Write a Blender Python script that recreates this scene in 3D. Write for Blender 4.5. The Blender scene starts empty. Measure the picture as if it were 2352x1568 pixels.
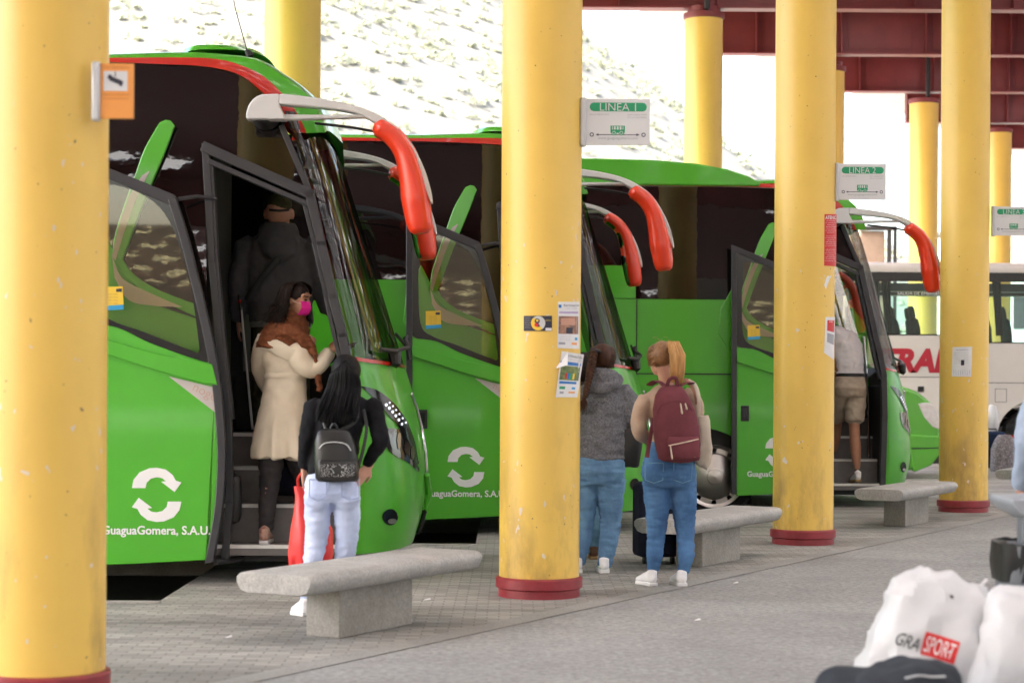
import bpy, bmesh, math, random
from mathutils import Vector, Matrix, noise
R = math.radians
PI = math.pi
random.seed(7)
scene = bpy.context.scene
C = scene.collection

# ------------------------------------------------------------------ camera
EYE, F, ROLL = 1.41, 4575.0, R(0.35)      # F: focal length in units of 1/2352 of the picture's width
cam_d = bpy.data.cameras.new('camera')
cam = bpy.data.objects.new('camera', cam_d)
C.objects.link(cam)
scene.camera = cam
cam_d.sensor_width = 36.0
cam_d.lens = 36.0 * F / 2352
cam_d.shift_y = 84 / 2352
cam_d.clip_start, cam_d.clip_end = 0.1, 2000
cam.location = (0, 0, EYE)
cam.rotation_euler = (Matrix.Rotation(R(90), 3, 'X') @ Matrix.Rotation(ROLL, 3, 'Z')).to_euler()
cam_d.dof.use_dof = True
cam_d.dof.focus_distance = 16.5
cam_d.dof.aperture_fstop = 2.7

# ------------------------------------------------------------------ sky, sun, exposure
SUN_EL, SUN_AZ = R(52), R(-125)            # azimuth measured clockwise from +Y: the sun is behind and to one side of the camera
w = bpy.data.worlds.new('World')
scene.world = w
w.use_nodes = True
nt = w.node_tree
sky = nt.nodes.new('ShaderNodeTexSky')
sky.sky_type = 'NISHITA'
sky.sun_disc = False
sky.sun_elevation, sky.sun_rotation = SUN_EL, SUN_AZ
sky.air_density, sky.dust_density, sky.ozone_density = 1.0, 5.0, 0.4
nt.links.new(sky.outputs['Color'], nt.nodes['Background'].inputs['Color'])
nt.nodes['Background'].inputs['Strength'].default_value = 0.15
sun_d = bpy.data.lights.new('sun', 'SUN')
sun_d.energy, sun_d.angle, sun_d.color = 2.2, R(24), (1.0, 0.95, 0.87)
sun = bpy.data.objects.new('sun', sun_d)
C.objects.link(sun)
sd = Vector((math.sin(SUN_AZ) * math.cos(SUN_EL), math.cos(SUN_AZ) * math.cos(SUN_EL), math.sin(SUN_EL)))
sun.rotation_euler = sd.to_track_quat('Z', 'Y').to_euler()
scene.view_settings.view_transform = 'Standard'
scene.view_settings.look = 'None'
scene.view_settings.exposure = 3.2
scene.view_settings.gamma = 1
scene.view_settings.use_curve_mapping = False
scene.render.engine = 'CYCLES'
scene.cycles.use_denoising = True
scene.cycles.max_bounces = 8
scene.cycles.transparent_max_bounces = 12
scene.cycles.sample_clamp_indirect = 8
scene.cycles.caustics_reflective = scene.cycles.caustics_refractive = False

# ------------------------------------------------------------------ helpers
def unroll(u, v):
    a, b = u - 1176.0, 868.0 - v
    c, s = math.cos(ROLL), math.sin(ROLL)
    return a * c - b * s, b * c + a * s

def at(u, v, Y):                           # the real point seen at (u, v) that lies Y metres away
    x, y = unroll(u, v)
    return Vector((x * Y / F, Y, EYE + y * Y / F))

def lerp(a, b, t): return a + (b - a) * t

def interp(tab, x):
    if x <= tab[0][0]: return tab[0][1]
    for (x0, y0), (x1, y1) in zip(tab, tab[1:]):
        if x <= x1: return lerp(y0, y1, (x - x0) / (x1 - x0))
    return tab[-1][1]

def crv(pts, n):                           # Catmull-Rom through points, n samples
    P = [Vector(p) for p in pts]
    P = [P[0] * 2 - P[1]] + P + [P[-1] * 2 - P[-2]]
    m = len(P) - 3
    out = []
    for i in range(n):
        t = i / (n - 1) * m
        k = min(int(t), m - 1); t -= k
        a, b, c, d = P[k:k + 4]
        out.append(0.5 * (2 * b + (c - a) * t + (2 * a - 5 * b + 4 * c - d) * t * t + (3 * b - a - 3 * c + d) * t ** 3))
    return out

class MB:
    def __init__(s): s.v, s.f, s.m, s.c = [], [], [], 0
    def add(s, vs, fs, mi=None):
        o = len(s.v); s.v += [tuple(p) for p in vs]
        for k, f in enumerate(fs):
            s.f.append([i + o for i in f]); s.m.append(s.c if mi is None else (mi[k] if isinstance(mi, list) else mi))
        return s
    def box(s, x0, x1, y0, y1, z0, z1, M=None, taper=0):
        t = taper
        vs = [Vector(p) for p in ((x0, y0, z0), (x1, y0, z0), (x1, y1, z0), (x0, y1, z0), (x0 + t, y0 + t, z1), (x1 - t, y0 + t, z1), (x1 - t, y1 - t, z1), (x0 + t, y1 - t, z1))]
        if M: vs = [M @ p for p in vs]
        return s.add(vs, [(3, 2, 1, 0), (4, 5, 6, 7), (0, 1, 5, 4), (1, 2, 6, 5), (2, 3, 7, 6), (3, 0, 4, 7)])
    def prism(s, poly, d0, d1, plane='xz', M=None):
        n = len(poly)
        def P(a, b, d):
            p = Vector((a, d, b) if plane == 'xz' else (a, b, d) if plane == 'xy' else (d, a, b))
            return M @ p if M else p
        vs = [P(a, b, d0) for a, b in poly] + [P(a, b, d1) for a, b in poly]
        fs = [list(range(n)), list(range(2 * n - 1, n - 1, -1))] + [(i, i + n, (i + 1) % n + n, (i + 1) % n) for i in range(n)]
        return s.add(vs, fs)
    def poly(s, pts): return s.add(pts, [list(range(len(pts)))])
    def tube(s, pts, rad, n=12, caps=True, up=None, flat=0):
        pts = [Vector(p) for p in pts]; k = len(pts)
        if not isinstance(rad, (list,)): rad = [rad] * k
        T = [(pts[min(i + 1, k - 1)] - pts[max(i - 1, 0)]).normalized() for i in range(k)]
        a = Vector(up) if up else (Vector((0, 0, 1)) if abs(T[0].z) < 0.9 else Vector((0, 1, 0)))
        vs = []
        for i in range(k):
            a = (a - T[i] * a.dot(T[i])).normalized(); b = T[i].cross(a)
            ra, rb = rad[i] if isinstance(rad[i], tuple) else (rad[i], rad[i])
            for j in range(n):
                q = 2 * PI * j / n
                vs.append(pts[i] + a * (ra * math.cos(q)) + b * (rb * math.sin(q)))
        fs = [(i * n + j, i * n + (j + 1) % n, (i + 1) * n + (j + 1) % n, (i + 1) * n + j) for i in range(k - 1) for j in range(n)]
        if caps:
            def rr(i): return (min(rad[i]) if isinstance(rad[i], tuple) else rad[i]) * (0 if flat else 0.7)
            vs += [pts[0] - T[0] * rr(0), pts[-1] + T[-1] * rr(k - 1)]
            c0, c1 = k * n, k * n + 1
            fs += [(c0, (j + 1) % n, j) for j in range(n)] + [(c1, (k - 1) * n + j, (k - 1) * n + (j + 1) % n) for j in range(n)]
        return s.add(vs, fs)
    def loft(s, secs, n=24, p=2.0, caps=True):     # horizontal super-ellipse sections (x, y, z, rx, ry)
        vs = []
        for (x, y, z, rx, ry) in secs:
            for j in range(n):
                q = 2 * PI * j / n; c, d = math.cos(q), math.sin(q)
                vs.append((x + rx * math.copysign(abs(c) ** (2 / p), c), y + ry * math.copysign(abs(d) ** (2 / p), d), z))
        k = len(secs)
        fs = [(i * n + j, i * n + (j + 1) % n, (i + 1) * n + (j + 1) % n, (i + 1) * n + j) for i in range(k - 1) for j in range(n)]
        if caps:
            vs += [secs[0][:3], secs[-1][:3]]
            fs += [(k * n, (j + 1) % n, j) for j in range(n)] + [(k * n + 1, (k - 1) * n + j, (k - 1) * n + (j + 1) % n) for j in range(n)]
        return s.add(vs, fs)
    def ball(s, c, r, n=16, M=None):
        r = r if isinstance(r, (tuple, list)) else (r, r, r); h = n // 2; vs = []
        for i in range(1, h):
            for j in range(n):
                a, b = PI * i / h, 2 * PI * j / n
                vs.append(Vector((r[0] * math.sin(a) * math.cos(b), r[1] * math.sin(a) * math.sin(b), r[2] * math.cos(a))))
        vs += [Vector((0, 0, r[2])), Vector((0, 0, -r[2]))]
        vs = [(M @ q if M else q) + Vector(c) for q in vs]
        fs = [(i * n + j, (i + 1) * n + j, (i + 1) * n + (j + 1) % n, i * n + (j + 1) % n) for i in range(h - 2) for j in range(n)]
        t, b = (h - 1) * n, (h - 1) * n + 1
        fs += [(t, j, (j + 1) % n) for j in range(n)] + [(b, (h - 2) * n + (j + 1) % n, (h - 2) * n + j) for j in range(n)]
        return s.add(vs, fs)
    def lathe(s, prof, n=32, c=(0, 0, 0), ax='z', caps=True):
        vs = []
        for r_, h in prof:
            for j in range(n):
                q = 2 * PI * j / n
                p = (r_ * math.cos(q), r_ * math.sin(q), h) if ax == 'z' else (r_ * math.cos(q), h, r_ * math.sin(q)) if ax == 'y' else (h, r_ * math.cos(q), r_ * math.sin(q))
                vs.append((p[0] + c[0], p[1] + c[1], p[2] + c[2]))
        k = len(prof)
        fs = [(i * n + j, i * n + (j + 1) % n, (i + 1) * n + (j + 1) % n, (i + 1) * n + j) for i in range(k - 1) for j in range(n)]
        if caps: fs += [list(range(n - 1, -1, -1)), [(k - 1) * n + j for j in range(n)]]
        return s.add(vs, fs)
    def grid(s, fn, nu, nv, mfn=None):
        vs = [fn(i / nu, j / nv) for j in range(nv + 1) for i in range(nu + 1)]
        fs, mi = [], []
        for j in range(nv):
            for i in range(nu):
                a = j * (nu + 1) + i
                fs.append((a, a + 1, a + nu + 2, a + nu + 1)); mi.append(mfn((i + .5) / nu, (j + .5) / nv) if mfn else s.c)
        return s.add(vs, fs, mi)
    def build(s, name, mats, parent=None, angle=35, bevel=0, voxel=0, relax=4, disp=None, fix=True, solid=0, sub=0):
        me = bpy.data.meshes.new(name)
        me.from_pydata(s.v, [], s.f)
        mats = mats if isinstance(mats, (list, tuple)) else [mats]
        for m in mats: me.materials.append(m)
        me.polygons.foreach_set('material_index', s.m)
        if fix or voxel:
            b = bmesh.new(); b.from_mesh(me)
            bmesh.ops.recalc_face_normals(b, faces=b.faces); b.to_mesh(me); b.free()
        if voxel or solid or sub:
            t = bpy.data.objects.new('temporary', me); C.objects.link(t)
            if solid:
                q = t.modifiers.new('s', 'SOLIDIFY'); q.thickness = solid; q.offset = 0
            if sub:
                q = t.modifiers.new('u', 'SUBSURF'); q.levels = q.render_levels = sub
            if voxel:
                q = t.modifiers.new('r', 'REMESH'); q.mode = 'VOXEL'; q.voxel_size = voxel
                q = t.modifiers.new('k', 'SMOOTH'); q.factor = 0.5; q.iterations = relax
            dg = bpy.context.evaluated_depsgraph_get()
            m2 = bpy.data.meshes.new_from_object(t.evaluated_get(dg))
            bpy.data.objects.remove(t); bpy.data.meshes.remove(me); me = m2; me.name = name
            if not len(me.materials):
                for m in mats: me.materials.append(m)
        if disp:
            nn = [v.normal.copy() for v in me.vertices]
            for v, q in zip(me.vertices, nn): v.co += q * disp(v.co, q)
        me.polygons.foreach_set('use_smooth', [True] * len(me.polygons))
        if not voxel: me.set_sharp_from_angle(angle=R(angle))
        me.update()
        o = bpy.data.objects.new(name, me); C.objects.link(o)
        if parent: o.parent = parent
        if bevel:
            q = o.modifiers.new('edge', 'BEVEL'); q.width = bevel; q.segments = 2; q.limit_method = 'ANGLE'; q.angle_limit = R(40)
        return o

def tag(o, label=None, cat=None, group=None, kind=None):
    if label: o['label'] = label
    if cat: o['category'] = cat
    if group: o['group'] = group
    if kind or cat: o['kind'] = kind or 'thing'
    return o

def empty(name, loc=(0, 0, 0), rz=0):
    o = bpy.data.objects.new(name, None); C.objects.link(o)
    o.location = loc; o.rotation_euler = (0, 0, rz); o.empty_display_size = 0.2
    return o

def kids(o): return [c for c in bpy.data.objects if c.parent == o]

def copy_tree(o, parent=None, skip=()):
    c = o.copy(); C.objects.link(c); c.parent = parent
    for ch in kids(o):
        if ch.name.split('.')[0] not in skip: copy_tree(ch, c, skip)
    return c

def text(name, s, mat, parent, loc, height, width=None, rot=None, ext=0.001, bold=0.0, shear=0.0, spin=0, label=None, wrap=None):
    cu = bpy.data.curves.new(name, 'FONT')
    cu.body = s; cu.align_x = 'CENTER'; cu.align_y = 'CENTER'; cu.size = 1; cu.extrude = 0; cu.offset = bold; cu.shear = shear; cu.resolution_u = 3
    t = bpy.data.objects.new(name, cu); C.objects.link(t)
    bpy.context.view_layer.update()
    me = bpy.data.meshes.new_from_object(t.evaluated_get(bpy.context.evaluated_depsgraph_get()))
    bpy.data.objects.remove(t); bpy.data.curves.remove(cu)
    xs = [v.co.x for v in me.vertices]; ys = [v.co.y for v in me.vertices]
    cx, cy = (min(xs) + max(xs)) / 2, (min(ys) + max(ys)) / 2
    ky = height / (max(ys) - min(ys)); kx = width / (max(xs) - min(xs)) if width else ky
    M = Matrix.Rotation(spin, 4, 'Y') @ Matrix.Rotation(R(90), 4, 'X')
    for v in me.vertices:
        p = Vector(((v.co.x - cx) * kx, (v.co.y - cy) * ky, 0))
        v.co = wrap(p.x, p.y) if wrap else M @ p
    me.materials.clear(); me.materials.append(mat)
    o = bpy.data.objects.new(name, me); C.objects.link(o)
    o.parent = parent; o.location = loc
    if rot: o.rotation_euler = rot
    return o

def hexc(h):
    h = h.lstrip('#'); c = [int(h[i:i + 2], 16) / 255 for i in (0, 2, 4)]
    return tuple((x / 12.92 if x <= .04045 else ((x + .055) / 1.055) ** 2.4) for x in c)

# ------------------------------------------------------------------ materials
def pm(name, col, rough=.5, metal=0, var=.0, vs=4, bump=0, bs=60, coat=0, spec=.5, col2=None, stretch=(1, 1, 1), trans=0):
    m = bpy.data.materials.new(name); m.use_nodes = True
    n = m.node_tree; b = n.nodes['Principled BSDF']
    b.inputs['Roughness'].default_value = rough; b.inputs['Metallic'].default_value = metal
    b.inputs['Specular IOR Level'].default_value = spec
    b.inputs['Coat Weight'].default_value = coat; b.inputs['Coat Roughness'].default_value = .04
    b.inputs['Base Color'].default_value = (*col, 1)
    if trans: b.inputs['Transmission Weight'].default_value = trans
    tc = n.nodes.new('ShaderNodeTexCoord'); mp = n.nodes.new('ShaderNodeMapping')
    mp.inputs['Scale'].default_value = stretch
    n.links.new(tc.outputs['Object'], mp.inputs['Vector'])
    if var or col2:
        t = n.nodes.new('ShaderNodeTexNoise'); t.inputs['Scale'].default_value = vs; t.inputs['Detail'].default_value = 6; t.inputs['Roughness'].default_value = .62
        n.links.new(mp.outputs['Vector'], t.inputs['Vector'])
        r = n.nodes.new('ShaderNodeValToRGB')
        c2 = col2 or tuple(x * (1 - var) for x in col); c1 = col if col2 else tuple(min(1, x * (1 + var)) for x in col)
        r.color_ramp.elements[0].position, r.color_ramp.elements[1].position = .32, .68
        r.color_ramp.elements[0].color, r.color_ramp.elements[1].color = (*c2, 1), (*c1, 1)
        n.links.new(t.outputs['Fac'], r.inputs['Fac']); n.links.new(r.outputs['Color'], b.inputs['Base Color'])
    if bump:
        t = n.nodes.new('ShaderNodeTexNoise'); t.inputs['Scale'].default_value = bs; t.inputs['Detail'].default_value = 5
        n.links.new(mp.outputs['Vector'], t.inputs['Vector'])
        k = n.nodes.new('ShaderNodeBump'); k.inputs['Strength'].default_value = bump; k.inputs['Distance'].default_value = .01
        n.links.new(t.outputs['Fac'], k.inputs['Height']); n.links.new(k.outputs['Normal'], b.inputs['Normal'])
    return m

def glass(name, tint, refl=.06, rough=.02, cap=.6):          # thin pane: tinted see-through plus mirror reflection
    m = bpy.data.materials.new(name); m.use_nodes = True
    n = m.node_tree; n.nodes.clear()
    out = n.nodes.new('ShaderNodeOutputMaterial'); mx = n.nodes.new('ShaderNodeMixShader')
    tr = n.nodes.new('ShaderNodeBsdfTransparent'); tr.inputs['Color'].default_value = (*tint, 1)
    gl = n.nodes.new('ShaderNodeBsdfGlossy'); gl.inputs['Roughness'].default_value = rough; gl.inputs['Color'].default_value = (1, 1, 1, 1)
    fr = n.nodes.new('ShaderNodeFresnel'); fr.inputs['IOR'].default_value = 1.5
    cap_ = n.nodes.new('ShaderNodeMath'); cap_.operation = 'MINIMUM'; cap_.inputs[1].default_value = cap
    mt = n.nodes.new('ShaderNodeMath'); mt.operation = 'MAXIMUM'; mt.inputs[1].default_value = refl
    n.links.new(fr.outputs[0], mt.inputs[0]); n.links.new(mt.outputs[0], cap_.inputs[0]); n.links.new(cap_.outputs[0], mx.inputs[0])
    n.links.new(tr.outputs[0], mx.inputs[1]); n.links.new(gl.outputs[0], mx.inputs[2]); n.links.new(mx.outputs[0], out.inputs['Surface'])
    return m

M = {}
M['green'] = pm('green coach paint', (.075, .41, .022), .3, coat=.35, spec=.4, var=.05, vs=1.5)
M['red'] = pm('red stripe paint', (.52, .018, .008), .25, coat=.5)
M['mirror_red'] = pm('orange red casing', (.78, .045, .012), .3, coat=.4)
M['mirror_white'] = pm('pearl grey plastic', (.62, .62, .62), .35, var=.04)
M['white_decal'] = pm('white decal', (.8, .8, .8), .4, var=.03)
M['grey_decal'] = pm('pale grey decal', (.52, .47, .45), .4)
M['letter_tan'] = pm('tan lettering', (.5, .3, .22), .5)
M['dark_glass'] = pm('dark coach glass', (.008, .006, .006), .012, spec=.6, bump=.12, bs=1.3)
M['black_trim'] = pm('black rubber trim', (.012, .012, .013), .45, var=.2)
M['gloss_black'] = pm('gloss black trim', (.006, .006, .007), .12)
M['frame_grey'] = pm('dark grey frame', (.032, .032, .037), .4, var=.15)
M['interior'] = pm('dark interior lining', (.022, .020, .020), .7, var=.3)
M['step_grey'] = pm('grey step lining', (.15, .14, .135), .6, var=.15, vs=8)
M['step_edge'] = pm('pale step edging', (.65, .65, .62), .4, var=.1)
M['seat_tan'] = pm('tan seat cloth', (.22, .17, .11), .8, var=.2, vs=30)
M['screen_glass'] = glass('tinted windscreen', (.34, .33, .29), .04, .06, .13)
M['door_glass'] = glass('tinted door glass', (.93, .90, .76), .04)
M['clear_glass'] = glass('bluish coach window', (.84, .95, .93), .04)
M['chrome'] = pm('chrome', (.75, .75, .77), .12, metal=1)
M['alloy'] = pm('polished wheel trim', (.55, .52, .49), .28, metal=1, var=.1)
M['tyre'] = pm('black tyre', (.014, .014, .014), .8, bump=.3, bs=40)
M['bronze'] = pm('bronze reflector', (.30, .25, .20), .15, metal=1)
M['lens'] = pm('headlamp lens', (.03, .028, .03), .06, coat=.5)
M['led'] = pm('bright lamp chip', (.85, .87, .95), .2)
M['led'].node_tree.nodes['Principled BSDF'].inputs['Emission Color'].default_value = (.8, .85, 1, 1)
M['led'].node_tree.nodes['Principled BSDF'].inputs['Emission Strength'].default_value = .12
M['maroon'] = pm('maroon steel paint', (.20, .034, .036), .5, var=.14, vs=2.5, bump=.05)
M['collar'] = pm('maroon collar paint', (.25, .022, .03), .42, var=.22, vs=9)
M['soffit'] = pm('white soffit board', (.6, .6, .58), .7, var=.06)
M['sign_white'] = pm('white sign face', (.66, .66, .67), .35, var=.02)
M['sign_green'] = pm('sign green', (.012, .30, .13), .4)
M['sign_ink'] = pm('sign dark ink', (.06, .06, .09), .5)
M['sign_grey'] = pm('sign grey ink', (.33, .33, .36), .5)
M['alu'] = pm('brushed aluminium', (.55, .56, .57), .35, metal=.3, var=.06)
M['orange'] = pm('orange sign face', (.82, .33, .07), .45, var=.04)
M['orange_ink'] = pm('dark orange ink', (.42, .12, .02), .5)
M['paper'] = pm('white paper', (.74, .73, .73), .7, var=.05, vs=12)
M['blue'] = pm('poster blue', (.012, .16, .48), .5)
M['sky_blue'] = pm('sticker blue', (.03, .33, .62), .5)
M['yellow'] = pm('sticker yellow', (.80, .55, .05), .5, var=.03)
M['poster_red'] = pm('poster red', (.62, .02, .02), .5, var=.04)
M['lilac'] = pm('poster lilac', (.42, .33, .55), .6)
M['ink'] = pm('poster ink', (.03, .03, .05), .6)
M['photo_tan'] = pm('poster photo tan', (.55, .27, .16), .6, col2=(.08, .05, .05), vs=14)
M['photo_green'] = pm('poster photo green', (.28, .34, .10), .6, col2=(.03, .06, .03), vs=16)
M['skin'] = pm('fair skin', (.56, .29, .20), .5, var=.06, vs=20)
M['skin_tan'] = pm('tanned skin', (.42, .20, .12), .5, var=.08, vs=20)
M['mannequin'] = M['skin']

def concrete(name, a, b, sc=6, gs=62, lo=.74, hi=1.18):
    m = pm(name, a, .85, col2=b, vs=sc, bump=.35, bs=90)
    n = m.node_tree; bs = n.nodes['Principled BSDF']; src = bs.inputs['Base Color'].links[0].from_socket
    t = n.nodes.new('ShaderNodeTexNoise'); t.inputs['Scale'].default_value = gs; t.inputs['Detail'].default_value = 7; t.inputs['Roughness'].default_value = .85
    tc = [x for x in n.nodes if x.bl_idname == 'ShaderNodeTexCoord'][0]; n.links.new(tc.outputs['Object'], t.inputs['Vector'])
    r = n.nodes.new('ShaderNodeValToRGB'); r.color_ramp.elements[0].position, r.color_ramp.elements[1].position = .38, .62
    r.color_ramp.elements[0].color, r.color_ramp.elements[1].color = (lo, lo, lo, 1), (hi, hi, hi, 1)
    n.links.new(t.outputs['Fac'], r.inputs['Fac'])
    x = n.nodes.new('ShaderNodeMixRGB'); x.blend_type = 'MULTIPLY'; x.inputs['Fac'].default_value = 1
    n.links.new(src, x.inputs[1]); n.links.new(r.outputs['Color'], x.inputs[2]); n.links.new(x.outputs[0], bs.inputs['Base Color'])
    return m
def streaky(m, sc=(1.1, 1.5, 1), lo=.90):
    n = m.node_tree; bs = n.nodes['Principled BSDF']; src = bs.inputs['Base Color'].links[0].from_socket
    tc = [x for x in n.nodes if x.bl_idname == 'ShaderNodeTexCoord'][0]; mp = n.nodes.new('ShaderNodeMapping'); mp.inputs['Scale'].default_value = sc; mp.inputs['Rotation'].default_value = (0, 0, R(8))
    n.links.new(tc.outputs['Object'], mp.inputs['Vector']); t = n.nodes.new('ShaderNodeTexNoise'); t.inputs['Scale'].default_value = 1.0; t.inputs['Detail'].default_value = 9; t.inputs['Roughness'].default_value = .75
    n.links.new(mp.outputs[0], t.inputs['Vector']); r = n.nodes.new('ShaderNodeValToRGB'); r.color_ramp.elements[0].position, r.color_ramp.elements[1].position = .36, .60
    r.color_ramp.elements[0].color, r.color_ramp.elements[1].color = (lo, lo, lo, 1), (1.08, 1.08, 1.08, 1); n.links.new(t.outputs['Fac'], r.inputs['Fac'])
    x = n.nodes.new('ShaderNodeMixRGB'); x.blend_type = 'MULTIPLY'; x.inputs['Fac'].default_value = 1
    n.links.new(src, x.inputs[1]); n.links.new(r.outputs['Color'], x.inputs[2]); n.links.new(x.outputs[0], bs.inputs['Base Color'])
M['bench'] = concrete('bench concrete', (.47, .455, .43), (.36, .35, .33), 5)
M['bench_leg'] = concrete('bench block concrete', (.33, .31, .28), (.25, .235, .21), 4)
M['asphalt'] = concrete('pale worn asphalt', (.340, .338, .328), (.262, .260, .254), .7, 24, .62, 1.26)
streaky(M['asphalt'])
M['bay'] = concrete('dark bay asphalt', (.055, .053, .05), (.02, .02, .02), .8)  # near-black mottled tone over the whole lower ground
M['kerb'] = concrete('kerb stone', (.33, .32, .30), (.24, .23, .215), 3)
M['strip'] = concrete('worn concrete strip', (.335, .328, .31), (.255, .25, .238), 1.6)

def paver_mat():
    m = bpy.data.materials.new('brick pavers'); m.use_nodes = True
    n = m.node_tree; b = n.nodes['Principled BSDF']; b.inputs['Roughness'].default_value = .8
    tc = n.nodes.new('ShaderNodeTexCoord'); br = n.nodes.new('ShaderNodeTexBrick')
    br.inputs['Scale'].default_value = 1; br.inputs['Brick Width'].default_value = .14; br.inputs['Row Height'].default_value = .07
    br.inputs['Mortar Size'].default_value = .005; br.inputs['Bias'].default_value = -.2
    br.inputs['Color1'].default_value = (.33, .32, .305, 1); br.inputs['Color2'].default_value = (.215, .21, .20, 1); br.inputs['Mortar'].default_value = (.18, .175, .167, 1)
    n.links.new(tc.outputs['Object'], br.inputs['Vector'])
    mp = n.nodes.new('ShaderNodeMapping'); mp.inputs['Scale'].default_value = (.25, 1.6, 1); n.links.new(tc.outputs['Object'], mp.inputs['Vector'])
    t = n.nodes.new('ShaderNodeTexNoise'); t.inputs['Scale'].default_value = 1.3; t.inputs['Detail'].default_value = 8; t.inputs['Roughness'].default_value = .7
    n.links.new(mp.outputs[0], t.inputs['Vector'])
    r = n.nodes.new('ShaderNodeValToRGB'); r.color_ramp.elements[0].position, r.color_ramp.elements[1].position = .3, .66
    r.color_ramp.elements[0].color, r.color_ramp.elements[1].color = (.55, .54, .53, 1), (1.35, 1.33, 1.28, 1)
    n.links.new(t.outputs['Fac'], r.inputs['Fac'])
    x = n.nodes.new('ShaderNodeMixRGB'); x.blend_type = 'MULTIPLY'; x.inputs['Fac'].default_value = 1
    n.links.new(br.outputs['Color'], x.inputs[1]); n.links.new(r.outputs['Color'], x.inputs[2]); n.links.new(x.outputs[0], b.inputs['Base Color'])
    k = n.nodes.new('ShaderNodeBump'); k.inputs['Strength'].default_value = .3; k.inputs['Distance'].default_value = .006; k.invert = True
    n.links.new(br.outputs['Fac'], k.inputs['Height']); n.links.new(k.outputs['Normal'], b.inputs['Normal'])
    return m
M['pavers'] = paver_mat()

def column_mat():
    m = pm('yellow column paint', (.80, .525, .105), .38, var=.05, vs=1.2, bump=.04, bs=25)
    n = m.node_tree; b = n.nodes['Principled BSDF']; src = b.inputs['Base Color'].links[0].from_socket
    tc = [x for x in n.nodes if x.bl_idname == 'ShaderNodeTexCoord'][0]
    def noise_tex(scale, st, det=6):
        mp = n.nodes.new('ShaderNodeMapping'); mp.inputs['Scale'].default_value = st
        oi = n.nodes.new('ShaderNodeObjectInfo'); ad = n.nodes.new('ShaderNodeVectorMath'); ad.operation = 'ADD'
        n.links.new(tc.outputs['Object'], ad.inputs[0]); n.links.new(oi.outputs['Location'], ad.inputs[1]); n.links.new(ad.outputs[0], mp.inputs['Vector'])
        t = n.nodes.new('ShaderNodeTexNoise'); t.inputs['Scale'].default_value = scale; t.inputs['Detail'].default_value = det; t.inputs['Roughness'].default_value = .65
        n.links.new(mp.outputs[0], t.inputs['Vector']); return t
    def ramp(t, a, c):
        r = n.nodes.new('ShaderNodeMapRange'); r.inputs['From Min'].default_value = a; r.inputs['From Max'].default_value = c
        n.links.new(t, r.inputs['Value']); return r.outputs[0]
    sep = n.nodes.new('ShaderNodeSeparateXYZ'); n.links.new(tc.outputs['Object'], sep.inputs[0])
    low = n.nodes.new('ShaderNodeMapRange'); low.inputs['From Min'].default_value = 1.5; low.inputs['From Max'].default_value = .1
    n.links.new(sep.outputs['Z'], low.inputs['Value'])
    d = ramp(noise_tex(3.0, (1, 1, .35)).outputs['Fac'], .47, .74)
    mu = n.nodes.new('ShaderNodeMath'); mu.operation = 'MULTIPLY'; n.links.new(d, mu.inputs[0]); n.links.new(low.outputs[0], mu.inputs[1])
    x = n.nodes.new('ShaderNodeMixRGB'); x.inputs[2].default_value = (.22, .13, .05, 1)
    n.links.new(mu.outputs[0], x.inputs['Fac']); n.links.new(src, x.inputs[1])
    ch = ramp(noise_tex(16, (1, 1, .6), 2).outputs['Fac'], .685, .695)
    lo2 = n.nodes.new('ShaderNodeMapRange'); lo2.inputs['From Min'].default_value = 2.6; lo2.inputs['From Max'].default_value = 2.2
    n.links.new(sep.outputs['Z'], lo2.inputs['Value'])
    m2 = n.nodes.new('ShaderNodeMath'); m2.operation = 'MULTIPLY'; n.links.new(ch, m2.inputs[0]); n.links.new(lo2.outputs[0], m2.inputs[1])
    y = n.nodes.new('ShaderNodeMixRGB'); y.inputs[2].default_value = (.7, .6, .5, 1)
    n.links.new(m2.outputs[0], y.inputs['Fac']); n.links.new(x.outputs[0], y.inputs[1])
    sp = ramp(noise_tex(40, (1, 1, 1), 1).outputs['Fac'], .765, .79)
    z = n.nodes.new('ShaderNodeMixRGB'); z.inputs[2].default_value = (.2, .1, .04, 1)
    n.links.new(sp, z.inputs['Fac']); n.links.new(y.outputs[0], z.inputs[1]); n.links.new(z.outputs[0], b.inputs['Base Color'])
    return m
M['column'] = column_mat()

# ------------------------------------------------------------------ ground
E1, E2 = Vector((.48, .877, 0)), Vector((.877, -.48, 0))      # along the row of columns, and square to it
def rc(a, b, z=0): return E1 * a + E2 * b + Vector((0, 0, z))

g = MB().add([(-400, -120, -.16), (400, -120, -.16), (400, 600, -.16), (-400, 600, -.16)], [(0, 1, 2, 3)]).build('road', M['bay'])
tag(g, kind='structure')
EDGE = -5.6                                                     # the concrete strip in front of the columns
BAYS = [(12.48, 15.6, -2.2), (16.9, 20.1, -.30), (21.0, 24.3, 2.9)]
pv = MB()
def slab(x0, x1, y0, y1): pv.box(x0, x1, y0, y1, -.155, 0)
def ex(y): return (EDGE + .48 * y) / .877                       # x of the strip at depth y
ys = [-60] + [y for b in BAYS for y in b[:2]] + [120]
for i, (ya, yb) in enumerate(zip(ys, ys[1:])):
    x0 = -90
    for b in BAYS:
        if ya == b[0]: x0 = b[2]
    pv.prism([(x0, ya), (ex(ya), ya), (ex(yb), yb), (x0, yb)], -.155, 0, 'xy')
tag(pv.build('pavement', M['pavers']), kind='structure')
kb = MB()
for i, (a, b, x) in enumerate(BAYS):
    kb.box(-90, x, b - .02, b + .16, -.15, .006)
    kb.box(-90, x + .02, a - .13, a - .005, -.15, .006)
tag(kb.build('kerb', M['kerb'], bevel=.01), kind='structure')
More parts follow.
